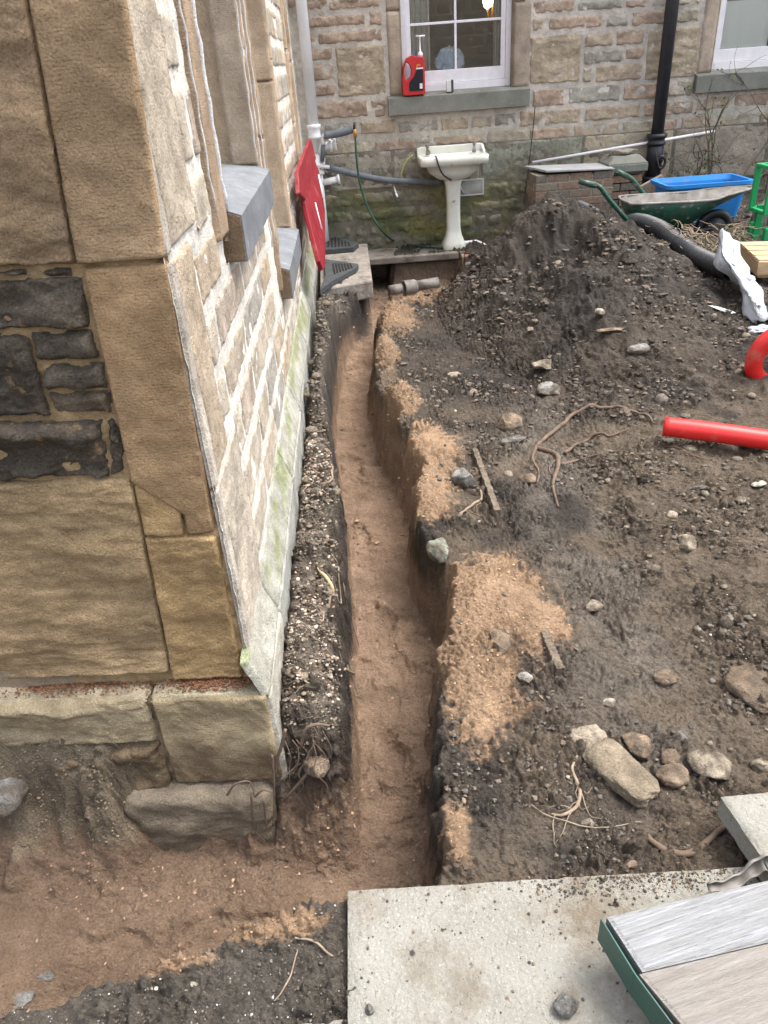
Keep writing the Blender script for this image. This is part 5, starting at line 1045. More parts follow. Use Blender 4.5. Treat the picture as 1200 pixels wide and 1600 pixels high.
# white polythene bag
def sheet_from(rows, name, m, label, cat, th=.0015, wr=.02, seed=0):
    """loft a crumpled sheet through rows of points"""
    rows = [catmull(r, 6) for r in rows]; rows = np.array([[r[int(k)] for k in np.linspace(0, len(r) - 1, 30)] for r in rows])
    cols = np.array([catmull(rows[:, j], 6) for j in range(rows.shape[1])]).transpose(1, 0, 2); a, b = cols.shape[:2]
    u, v = np.meshgrid(np.arange(b) / b, np.arange(a) / a); d = wr * np.abs(fbm(u * 5 + seed, v * 3, seed, 4)) ; d2 = wr * fbm(u * 8, v * 2.5, seed + 4, 3)
    P = cols + np.stack([d2 * .6, -d, d2 * .4], -1); mb = MB(); mb.add(P.reshape(-1, 3), gridfaces(a, b)); o = mb.build(name, m); md = o.modifiers.new('t', 'SOLIDIFY'); md.thickness = th; return tag(o, label, cat)
b3 = lambda a, b, Y: aty(a, b, Y)
sheet_from([[b3(1117, 405, 5.05), b3(1124, 358, 5.12), b3(1131, 364, 5.15), b3(1150, 380, 5.2), b3(1158, 400, 5.2)], [b3(1118, 425, 4.95), b3(1128, 400, 4.9), b3(1140, 405, 4.96), b3(1155, 415, 5.0), b3(1166, 428, 5.05)], [b3(1146, 440, 4.9), b3(1150, 425, 4.8), b3(1156, 432, 4.86), b3(1168, 430, 4.86), b3(1174, 440, 4.9)], [b3(1160, 458, 4.75), b3(1164, 450, 4.66), b3(1170, 450, 4.7), b3(1178, 446, 4.74), b3(1186, 455, 4.76)], [b3(1160, 486, 4.6), b3(1172, 470, 4.5), b3(1180, 465, 4.5), b3(1192, 470, 4.55), b3(1200, 480, 4.6)], [b3(1180, 502, 4.42), b3(1188, 498, 4.38), b3(1194, 496, 4.4), b3(1202, 496, 4.42), b3(1210, 505, 4.45)]],
    'polythene_sheet', 'bag', 'torn white polythene bag draped by the end of the black corrugated pipe', 'bag', wr=.06, seed=2)
v, f = rockverts(91, (.15, .09, .05), 3, .25, 4); mb = MB(); mb.add(v + G(1188, 520, .02), f); tag(mb.build('white_rag', 'bag'), 'small crumpled white rag on the soil just above the red duct coil', 'rag')
sp0 = G(1130, 488, .015); mb = MB(); v, f = prism([(-.09, .015), (-.03, .02), (.05, .0), (.085, -.03), (.05, -.038), (-.02, -.02)], (1, -.25, -.2), (0, .9, .3), (0, 0, .006), sp0); mb.add(v, f); tag(mb.build('white_fragment', 'whiteshard', smooth=False, bevel=.002), 'flat white plastic fragment lying on the spoil slope below the corrugated pipe', 'fragment')

# --- black corrugated land drain pipe
P = catmull([aty(905, 324, 7.55), (aty(905, 324, 7.55) * .5 + onground(1143, 430, dz=.065) * .5 + np.array([-.03, 0, -.03])), onground(1143, 430, dz=.065)], 60); zz_ = np.maximum(P[:, 2], HZ(P[:, 0], P[:, 1]) + .078); zz_ = np.convolve(np.pad(zz_, 12, 'edge'), np.ones(25) / 25, 'valid'); P[:, 2] = zz_; k = np.arange(len(P)); dist = np.r_[0, np.cumsum(np.linalg.norm(np.diff(P, axis=0), axis=1))]
dd = np.arange(0, dist[-1], .0045); P = np.stack([np.interp(dd, dist, P[:, i]) for i in range(3)], 1); rad = .064 + .0048 * np.clip(np.sin(dd * 2 * math.pi / .026) * 1.8, -1, 1)
v, f = hollow(P, rad, .10, 28); mb = MB(); mb.add(v, f); tag(mb.build('corrugated_pipe', 'blackplastic'), 'thick black corrugated drain pipe lying down the right side of the spoil heap', 'pipe')
# --- red ducts
e0 = onground(1036, 667); e0 = atz(1037, 666, .16); P = catmull([e0, atz(1120, 676, .15), atz(1205, 688, .13), atz(1300, 700, .12)], 10)
v, f = hollow(P, .047, .1, 24); mb = MB(); mb.add(v, f); tag(mb.build('red_duct', 'duct'), 'straight length of shiny red cable duct entering from the right edge', 'duct')
cc = aty(1226, 558, 3.8); th_ = np.linspace(R(-260), R(260), 90)
P = np.stack([cc[0] + .165 * np.cos(th_ + math.pi), cc[1] + .001 * np.degrees(th_) * .35, cc[2] + .165 * np.sin(th_ + math.pi)], 1)
v, f = hollow(P, .046, .1, 20); mb = MB(); mb.add(v, f); tag(mb.build('duct_coil', 'duct'), 'coiled loop of red cable duct at the right edge above the straight duct', 'duct')

# --- red barrier panels with rubber feet, leaning against the side wall
ba = empty('safety_barrier', (-.3, 6.6, 0), 'pair of faded red plastic safety barrier panels leaning on the house wall', 'barrier')
def panel(pts, th, m='barrier', name='panel', par=ba):
    P = np.array(pts, float); nrm = np.cross(P[1] - P[0], P[-1] - P[0]); nrm /= np.linalg.norm(nrm); n = len(P); V = np.vstack([P, P + nrm * th]); mb = MB()
    mb.add(V, [tuple(range(n))[::-1], tuple(range(n, 2 * n))] + [(i, (i + 1) % n, n + (i + 1) % n, n + i) for i in range(n)]); return mb.build(name, m, par, smooth=False, bevel=.006)
Q = lambda a, b, Y: aty(a, b, Y)
panel([Q(486, 216, 7.15), Q(494, 248, 7.2), Q(478, 312, 5.9), Q(468, 302, 5.6), Q(466, 268, 5.7)], .03)
panel([Q(488, 240, 7.25), Q(499, 268, 7.3), Q(508, 330, 7.0), Q(509, 415, 5.9), Q(505, 422, 5.75), Q(500, 408, 5.7), Q(476, 312, 6.0)], .035)
for (a, b, c, d) in ((492, 272, 499, 308), (487, 315, 497, 356)): one('slot', 'whitepaint', [tube([Q(a, b, 6.2) + np.array([.03, -.06, 0]), Q(c, d, 6.1) + np.array([.03, -.06, 0])], .006, 6)], ba)
def foot(pts, slots, label):
    fe = empty('barrier_foot', tuple(pts[0]), label, 'barrier foot', 'rubber barrier feet')
    P = np.array(pts); V = np.vstack([P, P - ZZ * .05]); n = len(P); mb = MB(); mb.add(V, [tuple(range(n)), tuple(range(n, 2 * n))[::-1]] + [(i, n + i, n + (i + 1) % n, (i + 1) % n) for i in range(n)]); mb.build('body', 'rubber', fe, smooth=False, bevel=.006)
    one('slots', 'dark', [box((np.array(a) + np.array(b)) / 2 + ZZ * .002, (np.linalg.norm(np.array(b) - a), .016, .004), [(np.array(b) - a) / np.linalg.norm(np.array(b) - a), np.cross(ZZ, (np.array(b) - a) / np.linalg.norm(np.array(b) - a)), ZZ]) for a, b in slots], fe, smooth=False)
zf = .14
foot([atz(508, 360, zf), atz(560, 379, zf), atz(552, 386, zf), atz(508, 390, zf)], [(atz(514 + k * 5, 367 + k * 2, zf), atz(513 + k * 5.5, 386 - k * .2, zf)) for k in range(7)], 'dark grey slotted rubber barrier foot, the farther one by the corner pipe')
foot([atz(506, 404, zf), atz(560, 412, zf), atz(556, 418, zf), atz(520, 438, zf), atz(500, 452, zf), atz(508, 430, zf)], [(atz(520 + k * 4.5, 412, zf), atz(523 + k * 4.5, 428 - k * 1.5, zf)) for k in range(7)], 'grey slotted rubber barrier foot, the nearer one below the red barrier')
# concrete block the feet stand on
M['pathstone2'] = mat('dirty_concrete', (.33, .30, .265), (.22, .195, .165), rough=.92, nscale=7, spots=(((.10, .085, .07), 6, .52, .7),), bumps=((25, .02, 8),))
blk = MB(); zb_ = .088; q4 = [atz(500, 385, zb_), atz(574, 380, zb_), atz(582, 438, zb_), atz(548, 444, zb_), atz(500, 452, zb_)]
P = np.array(q4)[::-1]; n = 5; V = np.vstack([P - ZZ * .16, P]); blk.add(V, [tuple(range(n))[::-1], tuple(range(n, 2 * n))] + [(i, (i + 1) % n, n + (i + 1) % n, n + i) for i in range(n)]); tag(blk.build('concrete_block', 'pathstone2', smooth=False, bevel=.015), 'broken concrete slab end under the two rubber barrier feet', 'slab')
# --- edging slabs before the rear wall
def flat(name, px4, z, th, m, label, cat='slab', bev=.006):
    P = np.array([atz(a, b, z) for a, b in px4]); nn = len(P); V = np.vstack([P - ZZ * th, P]); mb = MB(); f = [tuple(range(nn))[::-1], tuple(range(nn, 2 * nn))] + [(i, (i + 1) % nn, nn + (i + 1) % nn, nn + i) for i in range(nn)]
    mb.add(V, f); return tag(mb.build(name, m, smooth=False, bevel=bev), label, cat)
M['pathstone'] = mat('dirty_stone', (.26, .235, .20), (.15, .13, .11), rough=.9, nscale=6, spots=(((.06, .055, .045), 7, .5, .7),), bumps=((30, .01, 8),))
yy0, yy1 = 7.98, 8.45
for i, (a, b) in enumerate(((.03, .98), (.99, 1.62), (1.63, 2.6))):
    mb = MB(); v, f = box(((a + b) / 2, (yy0 + yy1) / 2 + .01 * i, -.035), (b - a - .006, yy1 - yy0, .07)); mb.add(v, f)
    tag(mb.build('edging_stone', 'pathstone', smooth=False, bevel=.012), ['long dirty stone slab below the sink spanning the dug-out pit', 'dirty stone slab right of the sink pedestal, half buried by the heap', 'buried stone slab between the spoil heap and the rear wall'][i], 'slab')
bs = MB(); v, f = box((1.12, 7.95, -.10), (.24, .2, .16)); bs.add(v, f, (.33, .25, .19)); v, f = box((1.12, 7.84, -.03), (.2, .11, .05)); bs.add(v, f, (.26, .12, .08)); tag(bs.build('brick_end', 'brick', smooth=False, bevel=.01), 'pale stone and red brick end showing at the right lip of the dug-out pit', 'brick')
# clay drain in the pit
cd = empty('clay_drain', (.6, 7.5, -.28), 'muddy grey clay drain pipe with a socket lying exposed in the far pit', 'pipe')
d0, d1 = aty(632, 450, 7.35), aty(684, 441, 7.45)
one('pipe', 'galv', [tube([d0 + (d1 - d0) * .35, d1], .05, 18)], cd); one('socket', 'galv', [hollow([d0 + (d1 - d0) * -.02, d0 + (d1 - d0) * .02, d0 + (d1 - d0) * .3, d0 + (d1 - d0) * .36], [.080, .072, .068, .055], .2, 18)], cd)
one('pipe', 'galv', [tube([d0 - (d1 - d0) * .45, d0 - (d1 - d0) * .08], .048, 16)], cd)

# ================================================================== roots
def root(name, pts, r, label, m='root', cat='root', side=None, dz=.004, far=9):
    P = [G(a, b, dz) if len(t) == 2 else None for t in pts for (a, b) in [t[:2]]]; P = np.array(P); C = catmull(P, 10); C = C + .010 * np.stack([noise(C[:, 0] * 14, C[:, 1] * 14, k) for k in range(3)], 1) * [1, 1, .15]; r = np.array(r) * .72 if r[0] > .002 or max(r) > .004 else r
    # keep the tube riding on the surface
    h = HZ(C[:, 0], C[:, 1]); C[:, 2] = np.maximum(C[:, 2], h + dz)
    mb = MB(); v, f = tube(C, r, 8); mb.add(v, f)
    if name == 'tree_root':
        rh = np.random.default_rng(int(abs(C[0, 0]) * 1e4) % 9999)
        for q_ in range(7):
            i0 = rh.integers(3, len(C) - 3); d_ = (C[i0 + 1] - C[i0 - 1]); d_ /= np.linalg.norm(d_) + 1e-9; d_ = d_ + rh.normal(0, .9, 3); d_[2] = 0; d_ /= np.linalg.norm(d_); pp = [C[i0]]
            for j_ in range(5): d_ = d_ + rh.normal(0, .5, 3) * [1, 1, 0]; d_ /= np.linalg.norm(d_); nx = pp[-1] + d_ * rh.uniform(.010, .028); nx[2] = gz(nx[0], nx[1]) + .004; pp.append(nx)
            v, f = tube(catmull(pp, 4), [.0022, .0006], 5); mb.add(v, f)
    for sp_ in (side or ()):
        P = np.array([G(a, b, dz) for a, b in sp_[0]]); Cc = catmull(P, 8); v, f = tube(Cc, sp_[1], 7); mb.add(v, f)
    return tag(mb.build(name, m), label, cat, None)
root('tree_root', [(1022, 665), (1000, 650), (960, 640), (905, 645), (875, 668), (838, 700)], [.006, .011, .013, .014, .016, .013], 'long brown root arching over the soil left of the red duct', dz=.010, side=[([(838, 700), (832, 720), (842, 740), (838, 762)], [.010, .006, .004]), ([(838, 702), (868, 712), (872, 730), (864, 760), (872, 795)], [.012, .012, .009, .004]), ([(960, 640), (940, 690), (905, 705), (890, 712)], [.003, .012, .010, .010])][:2])
root('tree_root', [(982, 672), (955, 682), (920, 690), (895, 702), (884, 712)], [.003, .008, .012, .012, .014], 'shorter brown root lying below the long arching root', dz=.008, side=[([(878, 728), (900, 722), (935, 712)], [.009, .006, .004]), ([(866, 722), (858, 735), (866, 748)], [.004, .003])])
root('tree_root', [(900, 1180), (895, 1200), (902, 1225), (900, 1258), (880, 1272), (862, 1272)], [.005, .006, .007, .007, .006, .003], 'wavy pale root on the soil below the flat tilted stone', m='paleroot', dz=.004)
root('buried_cable', [(1010, 1310), (1035, 1332), (1070, 1335), (1100, 1318), (1135, 1290)], [.010, .012, .012, .011, .010], 'muddy grey curved root half buried beside the pale concrete block', dz=.004)
root('thin_stalk', [(828, 1262), (860, 1275), (900, 1290), (950, 1295), (1000, 1288)], [.0015, .002, .0015], 'thin pale curved stalk on the soil above the large flagstone', m='paleroot', dz=.006)
root('thin_stalk', [(462, 1472), (490, 1478), (524, 1497)], [.002, .003, .0025], 'pale straw stalk on dark soil left of the flagstone, the upper one', m='paleroot', dz=.006)
root('thin_stalk', [(467, 1492), (458, 1520), (440, 1555), (426, 1573)], [.0015, .0022, .0012], 'longer pale straw stalk on dark soil left of the flagstone, the lower one', m='paleroot', dz=.006)
root('tree_root', [(745, 765), (753, 780), (735, 792), (715, 806)], [.004, .009, .009, .003], 'small pale forked root beside the angular grey stone', m='paleroot', dz=.006)
root('thin_stalk', [(1005, 692), (1040, 700), (1080, 712), (1100, 718)], [.002, .003, .002], 'thin twig on the soil just below the end of the red duct', m='root', dz=.005)
root('wood_splinter', [(498, 890), (508, 905), (520, 925), (524, 935)], [.004, .011, .010, .003], 'pale splintered wood stick on the gravel strip by the trench edge', m='newwood', dz=.004)
root('tree_root', [(503, 978), (512, 962), (516, 950), (535, 945), (548, 948)], [.004, .007, .006, .004], 'pale curling root at the trench lip below the wood splinter', m='paleroot', dz=.006)
root('tree_root', [(462, 1054), (476, 1064), (490, 1080)], [.003, .006, .004], 'short pale root stub on the gravel strip near the house corner', m='paleroot', dz=.006)
root('tree_root', [(528, 1048), (540, 1048), (552, 1052)], [.007, .008, .007], 'cut root end poking over the trench from the gravel strip', m='paleroot', dz=.004)
root('dead_stem', [(505, 762), (518, 752), (528, 745)], [.005, .008, .005], 'pale dry stem lying at the trench edge beside the gravel', m='paleroot', dz=.010)
# roots hanging at the exposed soil end by the house corner
hr = MB(); rg = np.random.default_rng(21)
for k in range(9):
    sx_, sy_ = rg.uniform(432, 505), rg.uniform(1128, 1160); Y0 = rg.uniform(1.585, 1.62); P = [aty(sx_, sy_, Y0)]
    for j in range(rg.integers(3, 6)): sx_ += rg.normal(-2, 17); sy_ += rg.uniform(12, 30); P.append(aty(np.clip(sx_, 424, 540), min(sy_, 1275), Y0 - .012 * (j + 1) + rg.normal(0, .006)))
    v, f = tube(catmull(P, 7), [rg.uniform(.0015, .003), .0015, .0006], 6); hr.add(v, f)
for pts in ([(470, 1165), (478, 1140), (495, 1132), (515, 1134)], [(478, 1190), (482, 1205), (462, 1230), (444, 1250)], [(446, 1140), (440, 1165), (432, 1190), (430, 1215)]):
    v, f = tube(catmull([aty(a, b, 1.575) for a, b in pts], 8), [.005, .006, .003], 7); hr.add(v, f)
tag(hr.build('root_tangle', 'root'), 'tangle of fine brown roots hanging from the cut soil beside the house corner', 'roots')
hr = MB()
for pts in ([(355, 1242), (368, 1225), (390, 1222), (398, 1245)], [(398, 1245), (410, 1235), (424, 1238)], [(392, 1240), (395, 1270), (400, 1300), (415, 1315)], [(412, 1250), (415, 1280), (418, 1300)], [(425, 1180), (428, 1220), (428, 1260), (426, 1290)]):
    v, f = tube(catmull([aty(a, b, 1.545) for a, b in pts], 8), [.004, .003, .0015], 7); hr.add(v, f)
tag(hr.build('root_tangle', 'root'), 'thin roots clinging to the face of the corner foundation stone', 'roots')

# ================================================================== stones one could pick up
RC = {'buff': (.40, .34, .26), 'grey': (.27, .265, .25), 'brown': (.27, .20, .14), 'pale': (.52, .47, .39), 'green': (.25, .27, .22), 'dark': (.14, .125, .11)}
def stone(px, py, wpx, hpx, c, label, seed, sink=.35, rot=0., fac=9, grp=None, flat_=1.0):
    g = onground(px, py); dep = g[1] * math.cos(PITCH) + (CH - g[2]) * math.sin(PITCH); w_ = wpx * dep / F; h_ = hpx * dep / F
    th = min(w_, h_) * .75 * flat_; v, f = rockverts(seed, (w_, h_ * 1.15, th), fac, .10, 4 if wpx > 30 else 3, rot); v = v + g + np.array([0, 0, th * (.5 - sink)])
    k = 1 + .35 * fbm(v[:, 0] * 14, v[:, 1] * 14, v[:, 2] * 14, 4, seed % 9); C = np.array(RC[c]) * k[:, None]
    mud = np.clip(ssr(.5, .0, (v[:, 2] - g[2]) / max(th, .01)) * .7 + .8 * ssr(-.05, .35, fbm(v[:, 0] * 18, v[:, 1] * 18, v[:, 2] * 18 + seed, 4, 7)), 0, .85); C = C + (np.array([.15, .12, .09]) - C) * mud[:, None]
    mb = MB(); mb.add(v, f, np.clip(C, .02, .9)); o = mb.build('rock', 'rock'); return tag(o, label, 'stone', grp)
SG = 'loose stones on the spoil'
stone(922, 1158, 50, 62, 'buff', 'flat angular buff stone, leftmost of the row above the pale concrete block', 11, .2, .5, 12, SG, .6)
stone(996, 1168, 40, 52, 'brown', 'lumpy brown stone behind the long tilted slab stone', 12, .3, .2, 10, SG)
stone(1110, 1205, 62, 62, 'buff', 'large rounded yellowish stone above the pale concrete block', 13, .2, .3, 12, SG)
stone(1052, 1215, 56, 36, 'brown', 'squat brown stone left of the large rounded yellowish stone', 14, .3, .1, 10, SG)
stone(1046, 1186, 34, 26, 'brown', 'small orange-stained brick-like stone behind the squat brown stone', 44, .3, .1, 8, SG)
stone(1192, 1200, 36, 30, 'buff', 'pale rounded stone cut by the right edge above the concrete block', 15, .3, .1, 10, SG)
stone(1062, 1148, 34, 30, 'grey', 'grey-brown lump uphill of the row of stones', 16, .4, .1, 8, SG)
stone(724, 757, 44, 42, 'grey', 'angular grey stone with a pale top near the sand heap, upper of two', 17, .2, .3, 14, SG)
stone(686, 866, 38, 46, 'green', 'angular greenish grey stone at the trench edge, lower of two', 18, .2, .1, 14, SG)
stone(792, 664, 50, 36, 'brown', 'broad brown stone on the soil left of the long root', 19, .4, .1, 10, SG)
stone(802, 690, 42, 20, 'grey', 'low flat grey stone just below the broad brown stone', 20, .4, .1, 9, SG)
stone(825, 752, 26, 24, 'brown', 'small round brown stone among the forked roots', 21, .3, 0, 5, SG)
stone(858, 612, 38, 34, 'grey', 'grey stone on the spoil slope above the roots', 22, .4, .2, 10, SG)
stone(850, 575, 36, 28, 'buff', 'pointed pale stone at the foot of the spoil heap', 23, .2, .4, 12, SG, .8)
stone(710, 590, 22, 18, 'buff', 'small buff stone alone on the dark soil beside the trench', 24, .2, .2, 10, SG)
stone(1000, 545, 44, 22, 'grey', 'dusty grey slab-like stone at mid height on the spoil slope', 25, .5, .2, 10, SG)
stone(938, 492, 18, 16, 'pale', 'bright pale stone high on the spoil heap', 26, .1, .2, 10, SG)
stone(955, 516, 46, 14, 'brown', 'thin flat brown slab on the heap under the bright pale stone', 27, .4, .1, 10, SG, .6)
stone(779, 1005, 34, 44, 'brown', 'muddy brown stone half buried in the lower sand heap', 28, .35, .1, 9, SG)
stone(820, 1063, 26, 22, 'grey', 'small smooth grey stone below the sand heap', 29, .3, .2, 5, SG)
stone(1040, 1060, 40, 26, 'brown', 'oval muddy brown stone in the middle of the right hand soil', 30, .4, .1, 5, SG)
stone(926, 950, 36, 26, 'buff', 'buff stone at the edge of the rubble field', 31, .3, .2, 10, SG)
stone(954, 1100, 26, 18, 'pale', 'thin pale shell-like stone chip above the flat buff stone', 32, .1, .4, 10, SG, .5)
stone(1073, 852, 34, 32, 'buff', 'large pale-flecked stone in the rubble below the red duct', 33, .35, .2, 10, SG)
stone(1180, 1070, 84, 100, 'brown', 'big flat muddy stone slab at the right edge of the soil', 34, .55, .2, 9, SG, .5)
stone(1048, 808, 20, 16, 'buff', 'small buff cobble below the red duct, beside the dark patch', 35, .2, .2, 8, SG)
stone(1156, 784, 18, 14, 'buff', 'yellowish pebble in the dark patch under the red duct', 36, .2, .2, 5, SG)
stone(1184, 758, 26, 16, 'pale', 'bright white-buff chip at the right edge under the red duct', 37, .1, .2, 9, SG, .6)
stone(920, 1288, 26, 16, 'buff', 'small tan stone by the thin stalk above the flagstone', 38, .2, .2, 8, SG, .7)
stone(985, 1352, 22, 14, 'brown', 'small brown stone at the upper edge of the flagstone', 39, .2, .2, 8, SG)
stone(72, 1527, 34, 18, 'grey', 'blue-grey flat stone on the near bank at lower left', 40, .3, .1, 10, SG)
stone(38, 1564, 44, 24, 'grey', 'grey stone at the far lower left of the near bank', 41, .4, .1, 9, SG)
stone(303, 1538, 14, 10, 'pale', 'little white pebble on the near bank', 42, .2, .1, 4, SG)
stone(12, 1235, 60, 90, 'grey', 'grey rubble stone under the plinth at the left edge', 43, .5, .1, 8, SG)
stone(495, 1195, 42, 50, 'brown', 'brown clod wedged in the cut soil end by the corner roots', 45, .4, .1, 8, SG)
stone(1094, 765, 26, 14, 'dark', 'black bituminous lump under the red duct', 46, .3, .1, 8, SG)
# long tilted slab stone
g = onground(970, 1215); mb = MB(); v, f = box((0, 0, 0), (1, 1, 1)); v, f = blockverts(52, (.105, .21, .05), 6, .09, 5, R(30)); mb.add(v + g + np.array([0, 0, .022]), f, np.array([.30, .245, .175]) * (1 + .4 * fbm(v[:, 0] * 12, v[:, 1] * 12, v[:, 2] * 12, 4))[:, None]); tag(mb.build('rock', 'rock'), 'long tilted slab stone with a pale lower end in the middle of the row', 'stone', SG)
stone(886, 1584, 42, 34, 'grey', 'grey crumbled mortar lump lying on the big flagstone', 47, .1, .1, 8, SG) if False else None
for (a, b, w_, c, lab, sd_) in ((884, 1575, .055, 'grey', 'grey mortar lump lying on the big flagstone near the bottom', 71), (578, 1580, .022, 'grey', 'small blue-grey stone on the flagstone corner at the bottom', 72), (645, 1490, .012, 'dark', 'dark crumb of soil sitting on the flagstone, left of centre', 73)):
    p = atz(a, b, .035); v, f = rockverts(sd_, (w_, w_ * .9, w_ * .8), 9, .15, 3); mb = MB(); mb.add(v + p + np.array([0, 0, w_ * .33]), f, RC[c]); tag(mb.build('rock', 'rock'), lab, 'stone')
# stone edging strips showing in the old path
for (p0, p1, lab) in (((742, 706), (778, 806), 'narrow stone edging strip set in the soil beside the upper sand heap'), ((851, 990), (876, 1058), 'narrow muddy edging strip showing in the soil beside the lower sand heap')):
    a, b = G(*p0), G(*p1); d_ = b - a; L_ = np.linalg.norm(d_); d_ /= L_; nn = 24; V = []
    s = np.linspace(0, 1, nn); side = np.cross(d_, ZZ); zz = HZ(a[0] + (b[0] - a[0]) * s, a[1] + (b[1] - a[1]) * s)
    for i in range(nn):
        p = a + (b - a) * s[i]; p[2] = np.median(zz) + .026 + .003 * math.sin(i * 1.7)
        for (u_, w__) in ((-.012, -.06), (-.012, 0), (.014, 0), (.02, -.06)): V.append(p + side * (u_ + .002 * math.sin(i * 2.3)) + ZZ * w__)
    V = np.array(V); f = [(i * 4 + k, i * 4 + k + 1, i * 4 + 5 + k, i * 4 + 4 + k) for i in range(nn - 1) for k in range(3)] + [(0, 1, 2, 3), tuple((nn - 1) * 4 + k for k in (3, 2, 1, 0))]
    mb = MB(); mb.add(V, f, np.array([.23, .185, .14])); tag(mb.build('edging_strip', 'rock', smooth=False), lab, 'edging')

# ================================================================== crumbs and gravel (uncountable)
def scatter(name, N, region, size, cols_, label, seed, lift=.25, sub=1, mat_='pebble', flat_=.75, weight=None, rough=.32, cat='soil', zmax=None):
    rg = np.random.default_rng(seed); x = rg.uniform(region[0], region[2], N * 3); y = region[1] * (region[3] / region[1]) ** rg.random(N * 3)
    z, D, S, n1, n2, n3, heap, inb = fields(x, y); wgt = np.ones(len(x)) if weight is None else weight(x, y, D, S, n1, n2, heap, inb, z); keep = rg.random(len(x)) < wgt; x, y, z = x[keep][:N], y[keep][:N], z[keep][:N]; n = len(x)
    iv, fi = ico(sub); r = size[0] * (size[1] / size[0]) ** (rg.random(n) ** 2.6); r = r * (.55 + .26 * np.maximum(y - .9, 0))
    sc = np.stack([r * rg.uniform(.7, 1.3, n), r * rg.uniform(.7, 1.3, n), r * rg.uniform(.5, 1., n) * flat_], 1)
    th = rg.uniform(0, 6.28, n); V = iv[None] * (1 + rough * rg.normal(size=(n, len(iv), 1)).clip(-1.5, 1.5)) * sc[:, None]
    c, s = np.cos(th)[:, None], np.sin(th)[:, None]; V = np.stack([V[..., 0] * c - V[..., 1] * s, V[..., 0] * s + V[..., 1] * c, V[..., 2]], -1)
    V = V + np.stack([x, y, z + r * lift], 1)[:, None]; Fc = (fi[None] + (np.arange(n) * len(iv))[:, None, None]).reshape(-1, 3)
    cc = np.array(cols_)[rg.integers(0, len(cols_), n)] * rg.uniform(.75, 1.3, (n, 1)); C = np.repeat(cc, len(iv), 0)
    mb = MB(); mb.add(V.reshape(-1, 3), Fc, np.clip(C, .01, .9)); o = mb.build(name, mat_, smooth=sub > 1); return tag(o, label, cat, kind='stuff')
soilc = [(.10, .085, .07), (.13, .105, .083), (.075, .064, .055), (.15, .12, .09), (.11, .10, .088)]
def wsoil(x, y, D, S, n1, n2, heap, inb, z):
    wv = np.where(x > RLy(y), 1., 0); wv = wv * (D < .1) * (1 - .85 * np.clip(S * 1.5, 0, 1)) * (.06 + .94 * ssr(-.1, .45, n1 + .6 * n2 + .6 * fbm(x * 1.1, y * 1.1, 0, 2, 95) + .1)); wv = wv * (1 - .7 * np.exp(-((x - .78) / .2) ** 4) * (y < 4))
    wv = wv * ~((x > -.17) & (x < .87) & (y < 1.075)); return wv * (1 - .0 * heap)
RLy = lambda y: np.interp(y, Yk, BR)
scatter('soil_crumbs', 34000, (0.0, .95, 4.2, 7.8), (.0022, .013), soilc, 'loose dark brown soil crumbs covering the spoil and trodden ground', 101, weight=wsoil)
scatter('soil_clods', 1100, (0.1, 1.0, 4.0, 7.5), (.010, .026), [(.085, .07, .057), (.115, .092, .072), (.065, .055, .047)], 'fist-sized clods of dark soil over the spoil heap and right hand ground', 102, lift=-.15, sub=2, mat_='rock', weight=lambda *a: wsoil(*a) * ssr(.5, 1.0, a[0]) , rough=.2)
scatter('stone_chips', 900, (0.05, .9, 4.0, 7.5), (.0022, .0085), [(.30, .27, .21), (.38, .34, .28), (.22, .20, .17), (.55, .51, .44), (.26, .19, .13), (.20, .20, .19)], 'scattered pale stone chips lying in the dark soil', 103, weight=wsoil, cat='stone chips')
scatter('stone_chips', 420, (.85, 1.6, 2.2, 3.2), (.004, .018), [(.27, .23, .175), (.20, .17, .135), (.33, .29, .235), (.16, .135, .11)], 'band of broken stone pieces below the red duct', 104, weight=lambda *a: wsoil(*a), rough=.14, sub=2, mat_='rock', cat='stone chips')
def wstrip(x, y, D, S, n1, n2, heap, inb, z): return (x > xw(y) + .02) * (D < .15) * (x < np.interp(y, Yk, RL) + .01) * 1.
scatter('gravel', 2300, (-.5, 1.62, -.12, 3.7), (.0032, .0105), [(.38, .27, .20), (.42, .34, .27), (.30, .24, .18), (.26, .22, .18), (.50, .44, .37), (.24, .15, .11), (.18, .16, .135)], 'rounded tan and pink gravel along the foot of the house wall', 105, sub=2, lift=.3, weight=lambda x, y, *a: wstrip(x, y, *a) * (.10 + .90 * np.maximum(np.exp(-((y - 3.4) / .42) ** 4), .75 * np.exp(-((y - 2.02) / .28) ** 4)) * ssr(-.25, .15, noise(x * 9, y * 5, 2) + .1)), rough=.05, cat='gravel')
scatter('strip_crumbs', 6500, (-.5, 1.6, -.1, 6.4), (.0025, .0095), [(.13, .105, .082), (.17, .14, .11), (.10, .085, .07), (.21, .18, .14)], 'soil and grit crumbs on the narrow strip between the house and the trench', 106, weight=wstrip)
def wnear(x, y, D, S, n1, n2, heap, inb, z): return (D < .2) * (y < 1.1) * (x < -.165) * (1 - .6 * np.clip(S * 1.3, 0, 1))
scatter('near_bank_grit', 6500, (-1.3, .62, -.16, 1.1), (.0012, .0055), [(.12, .11, .095), (.15, .135, .115), (.09, .082, .072), (.19, .175, .15), (.13, .105, .08)], 'dark gritty crumbs on the near bank left of the flagstone', 107, weight=wnear)
scatter('near_bank_chips', 260, (-1.3, .62, -.16, 1.1), (.002, .007), [(.55, .53, .48), (.45, .45, .44), (.35, .20, .15)], 'white and grey stone chips on the near bank left of the flagstone', 108, weight=wnear, cat='stone chips')
def wsand(x, y, D, S, n1, n2, heap, inb, z): return np.clip(S * 1.4 - .25, .0, 1) * (D < .6)
